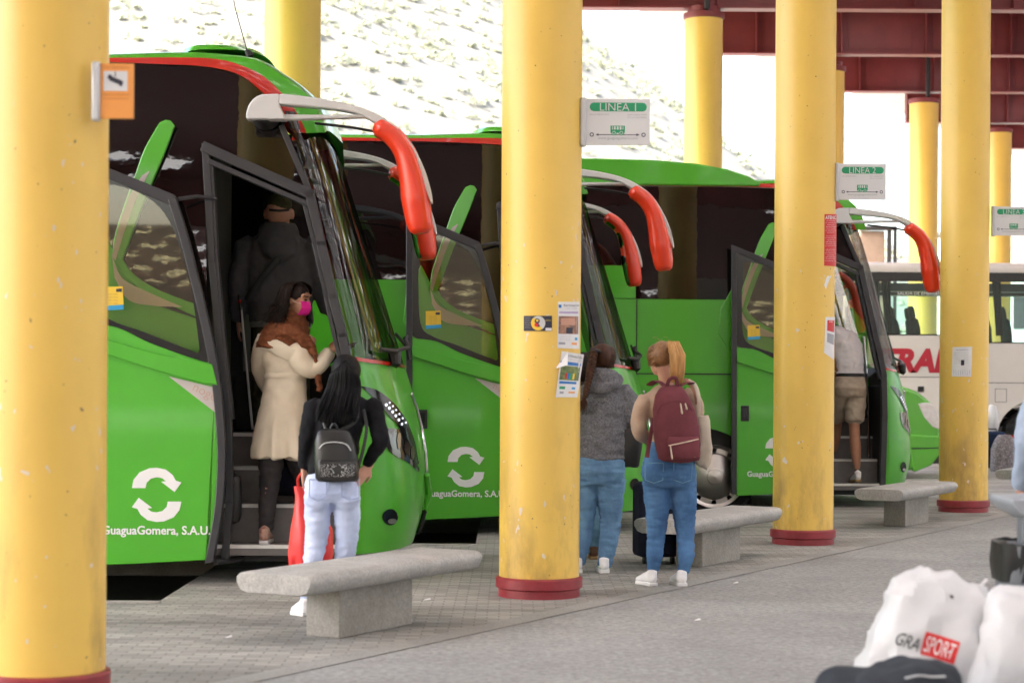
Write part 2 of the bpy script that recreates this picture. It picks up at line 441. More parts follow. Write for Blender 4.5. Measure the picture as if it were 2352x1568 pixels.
st = MB().add([rc(-80, EDGE, .004), rc(-80, EDGE + .16, .004), rc(120, EDGE + .16, .004), rc(120, EDGE, .004)], [(0, 1, 2, 3)])
tag(st.build('concrete_strip', M['strip']), kind='structure')
pf = MB().prism([tuple(rc(-80, EDGE + .15)[:2]), tuple(rc(-80, 60)[:2]), tuple(rc(120, 60)[:2]), tuple(rc(120, EDGE + .15)[:2])], -.155, 0, 'xy')
tag(pf.build('platform', M['asphalt']), kind='structure')

# ------------------------------------------------------------------ hillside behind the station
def hill_z(x, y):
    crest = max(2.0, 31.0 - .80 * x if x > -10 else 39 + .15 * (-10 - x))
    crest = min(crest, 60)
    t = max(0, min(1, (y - 62) / 88))
    z = crest * (t ** .9)
    if y > 150: z = crest + .05 * (y - 150)
    z += (noise.noise((x * .05, y * .05, 3)) * 2.2 + noise.noise((x * .2, y * .2, 8)) * .6) * min(1, t * 3)
    return z - .3
hm = MB()
hm.grid(lambda a, b: (lerp(-130, 130, a), lerp(60, 175, b), hill_z(lerp(-130, 130, a), lerp(60, 175, b))), 150, 80)
M['soil'] = pm('pale dry hillside', (.104, .101, .083), .95, col2=(.094, .092, .076), vs=.35, bump=.3, bs=3)
tag(hm.build('hill', M['soil'], fix=False), kind='structure')
M['shrub'] = pm('grey green shrub leaves', (.30, .31, .22), .85, col2=(.25, .26, .185), vs=.25)
_n = M['shrub'].node_tree; _b = _n.nodes['Principled BSDF']; _m = _n.nodes.new('ShaderNodeMixShader'); _t = _n.nodes.new('ShaderNodeBsdfTranslucent')
_t.inputs['Color'].default_value = (.32, .33, .235, 1); _m.inputs[0].default_value = .5
_n.links.new(_b.outputs[0], _m.inputs[1]); _n.links.new(_t.outputs[0], _m.inputs[2]); _n.links.new(_m.outputs[0], _n.nodes['Material Output'].inputs['Surface'])
sb = MB()
rs = random.Random(3)
for i in range(3300):
    y = rs.uniform(64, 160); x = rs.uniform(-36, 26) * y / 110
    z = hill_z(x, y); r_ = rs.uniform(.2, .75) * rs.uniform(.5, 1.3)
    if noise.noise((x * .12, y * .12, 1)) < -.42: continue
    for k in range(int(10 + r_ * 26)):                           # each shrub: a loose heap of leaf clumps
        a, h, q = rs.uniform(0, 2 * PI), rs.random(), rs.random() ** .5
        c = Vector((x + math.cos(a) * q * r_, y + math.sin(a) * q * r_, z + h * r_ * .5 * (1 - .6 * q)))
        s_ = rs.uniform(.09, .20) * (1 + .4 * r_)
        d1 = Vector((rs.gauss(0, 1), rs.gauss(0, 1), rs.gauss(0, 1))).normalized(); d2 = d1.orthogonal().normalized()
        sb.add([c - d1 * s_, c + d2 * s_ * .6, c + d1 * s_, c - d2 * s_ * .6], [(0, 1, 2, 3)])
tag(sb.build('hill_scrub', M['shrub'], fix=False), kind='stuff')

# ------------------------------------------------------------------ canopy
Z0 = 7.3
LEFT, RIGHT = -14.63, 36.0
def lx(y): return (LEFT + .48 * y) / .877
def rx_(y): return (12 + .48 * y) / .877
M['roof_under'] = pm('maroon roof sheet', (.22, .04, .042), .55, var=.12, vs=1.5)
M['skylight'] = bpy.data.materials.new('milky skylight'); M['skylight'].use_nodes = True
_n = M['skylight'].node_tree; _n.nodes.clear()
_o = _n.nodes.new('ShaderNodeOutputMaterial'); _t = _n.nodes.new('ShaderNodeBsdfTranslucent'); _t.inputs['Color'].default_value = (.60, .60, .58, 1)
_n.links.new(_t.outputs[0], _o.inputs['Surface'])
root = empty('canopy_roof', rc(0, -2, Z0 + 1))
tag(root, 'maroon sheet roof with milky skylights over the whole bus station', 'roof', kind='structure')
ro = root.location
rm, sk = MB(), MB()
STEP = 5.815
for k in range(-12, 12):
    a0 = 36.5 + k * STEP
    a1 = a0 + STEP
    bs_ = [LEFT + .1, LEFT + 3.2, LEFT + 5.4, LEFT + 7.6]
    for i, (b0, b1) in enumerate(zip(bs_, bs_[1:])):
        for m_, (p, q) in ((0, (a0, a0 + 2.1)), (1, (a0 + 2.1, a0 + 3.1)), (0, (a0 + 3.1, a1))):
            glassy = m_ == 1 and i % 2 == 1
            z = Z0 + .93
            tgt = sk if glassy else rm
            P = [rc(p, b0), rc(p, b1), rc(q, b1), rc(q, b0)]
            if glassy: tgt.poly([Vector((c.x, c.y, z + .03)) - ro for c in P])
            else: tgt.prism([(c.x - ro.x, c.y - ro.y) for c in P], z - ro.z, z + .12 - ro.z, 'xy')
for k in range(-12, 12):                                         # over the platform: rows of small panes, extra area added to brighten the ground
    for q in range(3):
        a0 = 36.5 + k * STEP + q * STEP / 3; a1 = a0 + STEP / 3; am = a0 + .75
        P = [rc(am, LEFT + 7.6), rc(am, LEFT + 60), rc(a1, LEFT + 60), rc(a1, LEFT + 7.6)]
        rm.poly([Vector((c.x, c.y, Z0 + .95)) - ro for c in P])
        yc = rc(a0, LEFT + 16).y
        if -11.5 < yc < -2.5:
            rm.poly([Vector((c.x, c.y, Z0 + .95)) - ro for c in (rc(a0, LEFT + 7.6), rc(a0, LEFT + 60), rc(am, LEFT + 60), rc(am, LEFT + 7.6))])
            continue
        for j in range(46):
            b0 = LEFT + 7.6 + j * 1.15; bm_ = b0 + .62
            sk.poly([Vector((c.x, c.y, Z0 + .96)) - ro for c in (rc(a0, b0), rc(a0, bm_), rc(am, bm_), rc(am, b0))])
            rm.poly([Vector((c.x, c.y, Z0 + .95)) - ro for c in (rc(a0, bm_), rc(a0, b0 + 1.15), rc(am, b0 + 1.15), rc(am, bm_))])
rm.build('roof_sheet', M['roof_under'], root); sk.build('skylight', M['skylight'], root)
sf = MB()
P = [rc(-60, LEFT - 1.1), rc(-60, LEFT + .1), rc(100, LEFT + .1), rc(100, LEFT - 1.1)]
sf.prism([(c.x - ro.x, c.y - ro.y) for c in P], Z0 + .93 - ro.z, Z0 + 1.05 - ro.z, 'xy')
sf.build('soffit', M['soffit'], root)

beam_z = {0: 7.23, 1: 7.35, 2: 7.41, 3: 7.43}
places = ['over the third rear column', 'behind the first of the maroon beams', 'third in depth above the white coach', 'with its end showing over the far column']
for k in range(-13, 5):
    if k < -5 and k % 3: continue                              # wider apart beyond the platform
    y = 31.4 + 5.07 * k
    x0, x1 = lx(y) + .35, rx_(y)
    zb = beam_z.get(k, 7.25 if k < 0 else 7.43)
    t = empty('steel_beam', (x0, y, zb))
    tag(t, {0: 'nearest visible maroon steel beam above the third rear yellow column', 1: 'maroon steel beam just beyond the LINEA 1 and LINEA 2 columns, second in depth',
            2: 'third maroon steel beam in depth, above the column beside the white coach', 3: 'maroon steel beam whose squared end hangs free beside a yellow column',
            4: 'farthest maroon steel beam low above the last rear column'}.get(k, 'maroon steel beam over the platform outside the picture'), 'beam', 'maroon roof beams')
    b = MB(); L = x1 - x0; H = Z0 + .93 - zb
    b.box(0, L, -.012, .012, .03, H - .03); b.box(0, L, -.15, .15, 0, .03); b.box(0, L, -.15, .15, H - .03, H)
    b.box(0, .02, -.14, .14, .03, H - .03)
    b.build('girder', M['maroon'], t, bevel=.004)
    rb = MB()
    for i in range(int(L / 1.55)):
        x = .8 + i * 1.55
        for sg in (-1, 1):
            rb.box(x - .012, x + .012, sg * .13, sg * .0125, .031, H - .031)
            rb.box(x + .14, x + 1.30, sg * .022, sg * .0125, .10, .115); rb.box(x + .14, x + 1.30, sg * .022, sg * .0125, H - .13, H - .115)
            rb.box(x + .14, x + .155, sg * .022, sg * .0125, .115, H - .13); rb.box(x + 1.285, x + 1.30, sg * .022, sg * .0125, .115, H - .13)
    rb.build('stiffener', M['maroon'], t)
tg = empty('steel_beam', rc(-40, -6.05, Z0))
tag(tg, 'long maroon girder running along the tops of the front yellow columns', 'beam', 'maroon roof beams')
b = MB()
P = [rc(0, -.15), rc(0, .15), rc(110, .15), rc(110, -.15)]
b.prism([tuple(p[:2]) for p in P], .03, .25, 'xy'); b.build('girder', M['maroon'], tg, bevel=.004)

# ------------------------------------------------------------------ columns
def column(name_label, x, y, r, top, base=True, capz=None, grp='yellow columns of the front row', pipe=False):
    t = empty('column', (x, y, 0)); tag(t, name_label, 'column', grp)
    MB().lathe([(r, .11), (r, top)], 64, caps=False).build('shaft', M['column'], t)
    if base:
        MB().lathe([(r * 1.02, -.005), (r * 1.02, .05), (r * 1.035, .055), (r * 1.085, .06), (r * 1.085, .118), (r * 1.06, .126), (r, .13)], 64).build('base_ring', M['collar'], t)
    if capz:
        MB().lathe([(r * 1.03, capz - .02), (r * 1.08, capz), (r * 1.08, capz + .07), (r * .86, capz + .09), (r * .86, 7.26)], 48).build('collar', M['maroon'], t)
    if pipe: MB().tube([(.02, -r * .86 - .05, capz + .1), (.02, -r * .86 - .05, capz + 1.6)], .045, 10).build('drain_pipe', M['black_trim'], t)
    return t
CR = .26
COLS = [(-2.03, 8.69), (.184, 12.94), (2.52, 17.2), (4.89, 21.55)]
FL = ['yellow column carrying the orange camera sign', 'yellow column carrying the LINEA 1 sign and two torn posters',
      'yellow column carrying the LINEA 2 sign and a red notice', 'yellow column carrying the LINEA 3 sign']
for l, (x, y) in zip(FL, COLS): column(l, x, y, CR, 7.32)
REAR = [(-2.35, 21.15, None, 'rear yellow column rising behind the roof of the nearest coach', 0), (.29, 26.2, None, 'rear yellow column hidden behind the LINEA 1 column', 0),
        (2.99, 31.4, 7.09, 'rear yellow column with a maroon collar behind the humped green roof', 1), (5.80, 36.75, 7.1, 'slim strip of rear yellow column beside the LINEA 2 column', 0),
        (8.57, 41.6, 7.2, 'rear yellow column with collar standing behind the white coach roof', 1), (11.35, 46.6, 7.22, 'farthest rear yellow column beside the LINEA 3 sign', 0)]
for x, y, cz, l, p in REAR: column(l, x, y, .30, cz or 7.26, True, cz, 'yellow columns of the rear row', bool(p))

# ------------------------------------------------------------------ benches
def bench(i, label):
    c = Vector((-.81 + 2.36 * i, 11.2 + 4.22 * i, 0))
    t = empty('concrete_bench', c, math.atan2(E1.y, E1.x)); tag(t, label, 'bench', 'concrete benches between the columns')
    s = MB()
    def sec(x): return x
    prof = [(-.245, .335), (-.245, .355), (-.225, .375), (-.19, .383), (.19, .383), (.225, .375), (.245, .355), (.245, .325), (.22, .285), (.18, .270), (-.18, .270), (-.22, .285)]
    ends = [(-.90, .90), (-.885, .985), (-.86, 1.0), (.86, 1.0), (.885, .985), (.90, .90)]
    n = len(prof); vs = []
    for x, k in ends: vs += [(x, y * (1 - (1 - k) * .4), .328 + (z - .328) * k) for y, z in prof]
    fs = [(a * n + j, a * n + (j + 1) % n, (a + 1) * n + (j + 1) % n, (a + 1) * n + j) for a in range(len(ends) - 1) for j in range(n)] + [list(range(n)), list(range(5 * n, 6 * n))]
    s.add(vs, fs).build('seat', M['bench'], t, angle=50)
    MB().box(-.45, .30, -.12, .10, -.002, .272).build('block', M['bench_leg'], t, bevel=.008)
    return t
bench(0, 'concrete bench in front of the woman with the studded backpack')
bench(1, 'concrete bench behind the blonde woman, by the big coach wheel')
bench(2, 'concrete bench between the LINEA 2 and LINEA 3 columns')
bench(3, 'far concrete bench end past the LINEA 3 column')

# ------------------------------------------------------------------ signs on the columns
def px(u, v, Y): return at(u, v, Y)
def plate(name, label, cat, u0, u1, v0, v1, Y, bu0, face, grp=None):
    a, b = px(u0, v1, Y), px(u1, v0, Y)
    t = empty(name, ((a.x + b.x) / 2, Y, (a.z + b.z) / 2)); tag(t, label, cat, grp)
    w_, h_ = b.x - a.x, b.z - a.z
    MB().box(-w_ / 2, w_ / 2, -.008, .008, -h_ / 2, h_ / 2).build('panel', face, t, bevel=.003)
    e = px(bu0, v0, Y).x - t.location.x
    MB().box(e, -w_ / 2 + .004, -.022, .022, -h_ / 2 - .012, h_ / 2 + .008).build('bracket', M['alu'], t, bevel=.012)
    return t, w_, h_
def flat(name, mat, t, x0, x1, z0, z1, y=-.0095):
    return MB().add([(x0, y, z0), (x1, y, z0), (x1, y, z1), (x0, y, z1)], [(0, 1, 2, 3)]).build(name, mat, t)
def pill(x0, x1, z0, z1, y, n=10):
    r_ = (z1 - z0) / 2; zc = (z0 + z1) / 2
    return [(x0 + r_ - r_ * math.cos(a), y, zc + r_ * math.sin(a)) for a in [-PI / 2 + PI * i / n for i in range(n + 1)]] + \
           [(x1 - r_ + r_ * math.cos(a), y, zc + r_ * math.sin(a)) for a in [PI / 2 - PI * i / n for i in range(n + 1)]]
def ring(mb, x, z, r0, r1, y, n=20):
    vs = [(x + r_ * math.cos(2 * PI * i / n), y, z + r_ * math.sin(2 * PI * i / n)) for r_ in (r0, r1) for i in range(n)]
    mb.add(vs, [(i, (i + 1) % n, n + (i + 1) % n, n + i) for i in range(n)])
def disc(mb, x, z, r_, y, n=20): mb.poly([(x + r_ * math.cos(2 * PI * i / n), y, z + r_ * math.sin(2 * PI * i / n)) for i in range(n)])

def linea(num, dest, u0, u1, v0, v1, Y, bu0, where):
    t, w_, h_ = plate('line_sign', 'white LINEA %s bus line sign with green band %s' % (num, where), 'sign', u0, u1, v0, v1, Y, bu0, M['sign_white'], 'bus line signs on the columns')
    x = lambda f: (f - .5) * w_
    z = lambda f: (.5 - f) * h_
    MB().poly(pill(x(.06), x(.95), z(.275), z(.085), -.0095)).build('green_band', M['sign_green'], t)
    text('line_name', 'LINEA %s' % num, M['sign_white'], t, (x(.50), -.0115, z(.18)), h_ * .165, w_ * .56, bold=-.008)
    text('place_name', dest, M['sign_grey'], t, (x(.21), -.010, z(.345)), h_ * .032, w_ * .31)
    text('place_name', 'SAN SEBASTIAN', M['sign_grey'], t, (x(.80), -.010, z(.345)), h_ * .032, w_ * .30)
    text('place_name', 'DE LA GOMERA', M['sign_grey'], t, (x(.80), -.010, z(.405)), h_ * .032, w_ * .29)
    b = MB(); y = -.0100
    bx0, bx1, t0, t1 = x(.385), x(.61), z(.585), z(.74)
    b.add([(bx0, y, t1), (bx1, y, t1), (bx1, y, lerp(t0, t1, .55)), (bx0, y, lerp(t0, t1, .55))], [(0, 1, 2, 3)])
    b.add([(bx0, y, lerp(t0, t1, .08)), (bx1, y, lerp(t0, t1, .08)), (bx1, y, t0), (bx0, y, t0)], [(0, 1, 2, 3)])
    for i in range(6):
        q = lerp(bx0, bx1, i / 5); hw = .0035 if 0 < i < 5 else .005
        q = min(max(q, bx0 + hw), bx1 - hw)
        b.add([(q - hw, y, lerp(t0, t1, .55)), (q + hw, y, lerp(t0, t1, .55)), (q + hw, y, lerp(t0, t1, .08)), (q - hw, y, lerp(t0, t1, .08))], [(0, 1, 2, 3)])
    for f in (.25, .75):
        disc(b, lerp(bx0, bx1, f), t1, .017, y - .0012)
    b.build('bus_pictogram', M['sign_green'], t)
    hb = MB()
    for f in (.25, .75): ring(hb, lerp(bx0, bx1, f), t1, .008, .0115, y - .002)
    hb.build('pictogram_wheel', M['sign_white'], t)
    a = MB(); zz = z(.78)
    a.add([(x(.17), -.0101, zz - .0025), (x(.82), -.0101, zz - .0025), (x(.82), -.0101, zz + .0025), (x(.17), -.0101, zz + .0025)], [(0, 1, 2, 3)])
    a.poly([(x(.155), -.0104, zz), (x(.20), -.0104, zz - .009), (x(.20), -.0104, zz + .009)]); a.poly([(x(.84), -.0104, zz), (x(.79), -.0104, zz - .009), (x(.79), -.0104, zz + .009)])
    ring(a, x(.095), zz, .008, .014, -.0101); ring(a, x(.90), zz, .008, .014, -.0101)
    a.build('route_arrow', M['sign_ink'], t)
    text('web_address', 'www.guaguagomera.com', M['sign_grey'], t, (x(.50), -.010, z(.87)), h_ * .055, w_ * .62)
    return t
linea('1', 'VALLE GRAN REY', 1345, 1493, 228, 333, 12.86, 1332, 'on the column with torn posters')
linea('2', 'VALLEHERMOSO', 1926, 2035, 377, 459, 17.12, 1917, 'on the column with a red notice')
linea('3', 'ALAJERO', 2284, 2372, 475, 541, 21.47, 2277, 'cut by the picture edge')

t, w_, h_ = plate('camera_sign', 'orange sign with a camera picture on the nearest yellow column', 'sign', 229, 308, 147, 273, 8.50, 211, M['orange'])
x = lambda f: (f - .5) * w_
z = lambda f: (.5 - f) * h_
flat('picture_panel', M['sign_white'], t, x(.12), x(.82), z(.50), z(.14))
cm = MB(); Mr = Matrix.Translation((x(.47), -.0105, z(.31))) @ Matrix.Rotation(R(22), 4, 'Y')
cm.box(-.026, .024, -.001, .001, -.010, .010, Mr); cm.box(.022, .034, -.001, .001, -.014, .008, Mr); cm.box(-.036, -.02, -.001, .001, -.004, .014, Mr)
cm.box(x(.45), x(.48), -.0112, -.0102, z(.25), z(.15))
cm.build('camera_picture', M['ink'], t)
text('notice_line', 'ZONA VIDEOVIGILADA', M['orange_ink'], t, (x(.48), -.0105, z(.075)), h_ * .035, w_ * .78)
text('notice_line', 'CAMARA DE SEGURIDAD', M['orange_ink'], t, (x(.48), -.0105, z(.57)), h_ * .03, w_ * .8)
text('notice_line', 'EN FUNCIONAMIENTO', M['orange_ink'], t, (x(.48), -.0105, z(.64)), h_ * .03, w_ * .74)

# ------------------------------------------------------------------ posters stuck to the columns
def on_col(ci, off=.003):
    cx, cy = COLS[ci]
    def fn(u, v):                                    # a point of the column's skin seen at (u, v)
        Y = cy - .2
        for _ in range(6):
            p = at(u, v, Y); s_ = max(-.999, min(.999, (p.x - cx) / (CR + off))); Y = cy - (CR + off) * math.sqrt(1 - s_ * s_)
        p = at(u, v, Y); return Vector((p.x, Y, p.z))
    return fn
def sheet(ci, name, label, quad, mat, cat='poster', n=8, off=.003, grp=None):
    """quad: corner pixels TL TR BR BL on column ci"""
    fn = on_col(ci, off)
    def pt(a, b, dz=0):
        u = lerp(lerp(quad[0][0], quad[1][0], a), lerp(quad[3][0], quad[2][0], a), b); v = lerp(lerp(quad[0][1], quad[1][1], a), lerp(quad[3][1], quad[2][1], a), b)
        return fn(u, v)
    o = pt(.5, .5)
    t = MB().grid(lambda a, b: pt(a, b) - o, n, n).build(name, mat, solid=.0012)
    t.location = o; tag(t, label, cat, grp)
    def patch(pname, m_, a0, a1, b0, b1, k=1):
        f2 = on_col(ci, off + .0015 * k)
        def q(a, b):
            A, B = lerp(a0, a1, a), lerp(b0, b1, b)
            u = lerp(lerp(quad[0][0], quad[1][0], A), lerp(quad[3][0], quad[2][0], A), B); v = lerp(lerp(quad[0][1], quad[1][1], A), lerp(quad[3][1], quad[2][1], A), B)
            return f2(u, v) - o
        return MB().grid(q, 6, 3).build(pname, m_, t)
    def words(pname, s, m_, a, b, hgt, wid, k=2, bold=0):   # hgt, wid as shares of the sheet
        f2 = on_col(ci, off + .0015 * k)
        W, H = (quad[1][0] - quad[0][0]), (quad[3][1] - quad[0][1])
        cu, cv = lerp(quad[0][0], quad[1][0], a) + (quad[3][0] - quad[0][0]) * b, lerp(quad[0][1], quad[3][1], b) + (quad[1][1] - quad[0][1]) * a
        sk_ = (quad[1][1] - quad[0][1]) / W
        return text(pname, s, m_, t, (0, 0, 0), H * hgt, W * wid, wrap=lambda x_, y_: f2(cu + x_, cv - y_ + sk_ * x_) - o, bold=bold)
    return t, patch, words

t, patch, words = sheet(1, 'flyer', 'small black flyer with a round yellow and grey emblem on the LINEA 1 column', [(1203, 725), (1268, 725), (1268, 760), (1203, 760)], M['ink'])
f2 = on_col(1, .006); o = t.location
def cdisc(name, u, v, r_, m_, k=.006, a0=0, a1=2 * PI):
    f3 = on_col(1, k)
    MB().poly([f3(u + r_ * math.cos(lerp(a0, a1, i / 20)), v - r_ * math.sin(lerp(a0, a1, i / 20))) - t.location for i in range(21)]).build(name, m_, t)
cdisc('emblem', 1236, 742, 16.5, M['yellow']); cdisc('emblem', 1236, 742, 16.5, M['alu'], .0075, -PI * .3, PI * .7); cdisc('emblem', 1234, 737, 6, M['ink'], .009); cdisc('emblem', 1234, 736, 2.8, M['yellow'], .0105); cdisc('emblem', 1232, 746, 4.5, M['poster_red'], .009)
for q in (.15, .3, .45, .6, .75): words('small_print', 'lorem ipsum'.upper()[:0] + 'TAXI 24 H', M['sign_grey'], .13, q, .07, .18)
words('small_print', 'GOMERA', M['yellow'], .86, .3, .09, .2); patch('stub', M['paper'], .77, .99, .80, .98)

t, patch, words = sheet(1, 'poster', 'upper white course poster with a photo of hands on the LINEA 1 column', [(1282, 693), (1331, 693), (1330, 801), (1280, 799)], M['paper'])
patch('corner_mark', M['blue'], .03, .16, .06, .13)
words('headline', 'formacio', M['ink'], .62, .075, .055, .72); words('headline', 'para el empleo', M['sign_grey'], .66, .145, .025, .5)
patch('title_bar', M['lilac'], .06, .94, .21, .25); patch('photo', M['photo_tan'], .04, .95, .31, .69); patch('photo_figure', M['ink'], .4, .7, .55, .68, 2); patch('photo_figure', M['skin'], .15, .8, .35, .5, 2)
for b in (.74, .77, .80, .83): words('small_print', 'curso gratuito de formacion', M['sign_grey'], .35, b, .014, .5)
patch('logo', M['sign_grey'], .06, .36, .87, .92); patch('logo', M['orange'], .66, .9, .87, .92); patch('logo', M['sky_blue'], .8, .92, .76, .82)

t, patch, words = sheet(1, 'poster', 'lower white poster with blue bands and coloured recycling bins, one corner peeling', [(1290, 806), (1341, 814), (1326, 912), (1276, 912)], M['paper'], off=.006)
words('headline', 'rmación', M['ink'], .68, .07, .065, .68); words('headline', 'para el empleo', M['sign_grey'], .7, .15, .03, .55)
patch('blue_band', M['blue'], .02, .94, .21, .285); patch('photo', M['photo_green'], .06, .93, .30, .62)
for i, m_ in enumerate(('poster_red', 'blue', 'sign_green', 'yellow')): patch('recycling_bin', M[m_], .30 + i * .115, .39 + i * .115, .46, .59, 2)
patch('blue_band', M['blue'], .08, .86, .645, .70); patch('logo', M['sign_green'], .12, .38, .76, .82); patch('logo', M['sky_blue'], .68, .84, .77, .82); patch('logo', M['sign_grey'], .16, .34, .87, .92); patch('logo', M['orange'], .56, .85, .87, .91)
f4 = on_col(1, .006)
pc = MB(); A, B_, D = f4(1276, 846), f4(1304, 806), f4(1300, 838); pc.poly([A, B_, D + Vector((.01, -.035, 0))])
q = pc.build('peeled_corner', M['paper'], t, solid=.001); q.data.transform(Matrix.Translation(-t.location))

t, patch, words = sheet(2, 'notice', 'red ATENCION notice in white lettering on the LINEA 2 column', [(1894, 492), (1921.5, 492), (1920.5, 612), (1893, 610)], M['poster_red'], 'notice')
words('headline', 'ATENC', M['paper'], .52, .065, .07, .9, bold=.02)
for i in range(22):
    if i in (7, 14): continue
    words('small_print', ['los usuarios que', 'no respeten las', 'normas del servicio', 'seran sancionados'][i % 4], M['paper'], .52, .13 + i * .037, .017, [.75, .9, .6, .8][i % 4])
fn = on_col(2, .004)
q = MB().poly([fn(1893, 655), fn(1899, 636), fn(1917, 618), fn(1906, 640), fn(1897, 664)]).build('paper_scrap', M['paper'], solid=.001); tag(q, 'torn curl of white paper under the red notice', 'paper')
t, patch, words = sheet(2, 'notice', 'small white notice with a red panel low on the LINEA 2 column', [(1896, 728), (1918, 728), (1915, 826), (1893, 810)], M['paper'], 'notice')
patch('red_panel', M['poster_red'], .22, .95, .08, .36); words('headline', 'WiFi', M['paper'], .58, .13, .05, .4, 3); patch('code_panel', M['sign_grey'], .25, .95, .42, .66)
t, patch, words = sheet(3, 'notice', 'white tear-off notice taped to the LINEA 3 column', [(2188, 797), (2233, 796), (2231, 865), (2186, 864)], M['paper'], 'notice')
words('headline', 'SE ALQUILA', M['sign_ink'], .5, .10, .035, .6)
for b in (.2, .27, .34, .41, .48, .55): words('small_print', 'habitacion en piso compartido', M['sign_grey'], .45, b, .03, .75)
patch('picture', M['ink'], .45, .62, .44, .62, 3)
for i in range(8): words('tear_strip', '|', M['sign_grey'], .1 + i * .115, .88, .18, .012)
M['mirror_face'] = pm('mirror glass', (.10, .12, .11), .04, metal=1)

# ------------------------------------------------------------------ coaches
YB = 13.6                                                 # depth of the nearest coach's door side
X0 = at(800, 868, YB).x
W = 2.5
def L(u, v, dy=0.0):                                      # picture of the nearest coach -> coach coordinates
    p = at(u, v, YB + dy); return Vector((p.x - X0, dy, p.z))
def xz(pts, dy=0.0): return [(q.x, q.z) for q in (L(u, v, dy) for u, v in pts)]

A_ = [L(*p) for p in ((245, 143), (419, 149), (475, 153), (530, 164), (567, 182), (596, 206), (625, 236), (650, 268), (668, 300))]
B_ = [L(*p) for p in ((245, 133), (405, 131), (493, 134), (548, 147), (603, 173), (651, 217), (676, 250), (692, 278), (703, 304))]
C_ = [L(*p) for p in ((245, 123), (405, 118), (493, 121), (584, 133), (640, 166), (678, 192), (714, 226), (732, 262), (744, 300))]
RC = 41
def stripe(pts):
    c = crv(pts, RC); p0 = c[0].copy()
    return [Vector((-12.55, 0, p0.z)), Vector((-9, 0, p0.z)), Vector((-6, 0, p0.z)), Vector((-3.5, 0, p0.z))] + c
SA, SB_, SC_ = stripe(A_), stripe(B_), stripe(C_)
XS = [(.2, 0), (1.53, .0), (1.61, .0), (2.06, -.12), (2.65, -.265), (3.05, -.395), (3.3, -.47)]
XC = [(.2, .42), (.30, .46), (.52, .515), (.85, .50), (1.10, .455), (1.31, .41), (1.50, .345), (1.66, .295), (2.41, .057), (3.0, -.13), (3.2, -.215), (3.3, -.27)]
XSc = [p for p in XS]
def smooth_tab(tab, z):                                   # tabulated curve with its kinks eased
    return (interp(tab, z - .06) + interp(tab, z) * 2 + interp(tab, z + .06)) / 4
def front(y, z):
    t = min(1.0, abs(1 - 2 * y / W))
    p = lerp(2.4, 3.4, min(1, max(0, (z - 1.4) / 1.6)))
    s = max(0.0, 1 - t ** p) ** .62
    a, b = smooth_tab(XS, z), smooth_tab(XC, z)
    return Vector((a + (b - a) * s, y, z))
def front_hit(u, v):                                      # where the picture point (u, v) meets the near half of the front
    best = None
    for i in range(160):
        y = W / 2 * (i / 159) ** 1.7
        q = L(u, v, y); f_ = front(y, q.z); e = abs(f_.x - q.x)
        if best is None or e < best[0]: best = (e, f_)
    return best[1]
def front_n(p):
    e = .01
    a = front(min(p.y + e, W / 2), p.z) - front(max(p.y - e, 0), p.z); b = front(p.y, p.z + e) - front(p.y, p.z - e)
    n = a.cross(b).normalized(); return n if n.x > 0 else -n
def on_front(u, v, off=.006):
    p = front_hit(u, v); return p + front_n(p) * off
def front_patch(name, top, bot, mat, parent, off=.006, n=16, m=5):
    """strip between two picture curves laid on the front of the coach"""
    T = crv([(a, b, 0) for a, b in top], n + 1); B = crv([(a, b, 0) for a, b in bot], n + 1)
    def fn(a, b):
        i = round(a * n); u, v = lerp(T[i].x, B[i].x, b), lerp(T[i].y, B[i].y, b)
        return on_front(u, v, off)
    return MB().grid(fn, n, m).build(name, mat, parent)

WIN_Z = 2.30
def arc(cx, cz, r, a0, a1, n): return [(cx + r * math.cos(lerp(a0, a1, i / n)), cz + r * math.sin(lerp(a0, a1, i / n))) for i in range(n + 1)]
HUBX, HUBZ, TYR = -2.12, .335, .485
OPEN_L = L(478, 330).x                                    # rear edge of the door opening

def side_poly(y): return None

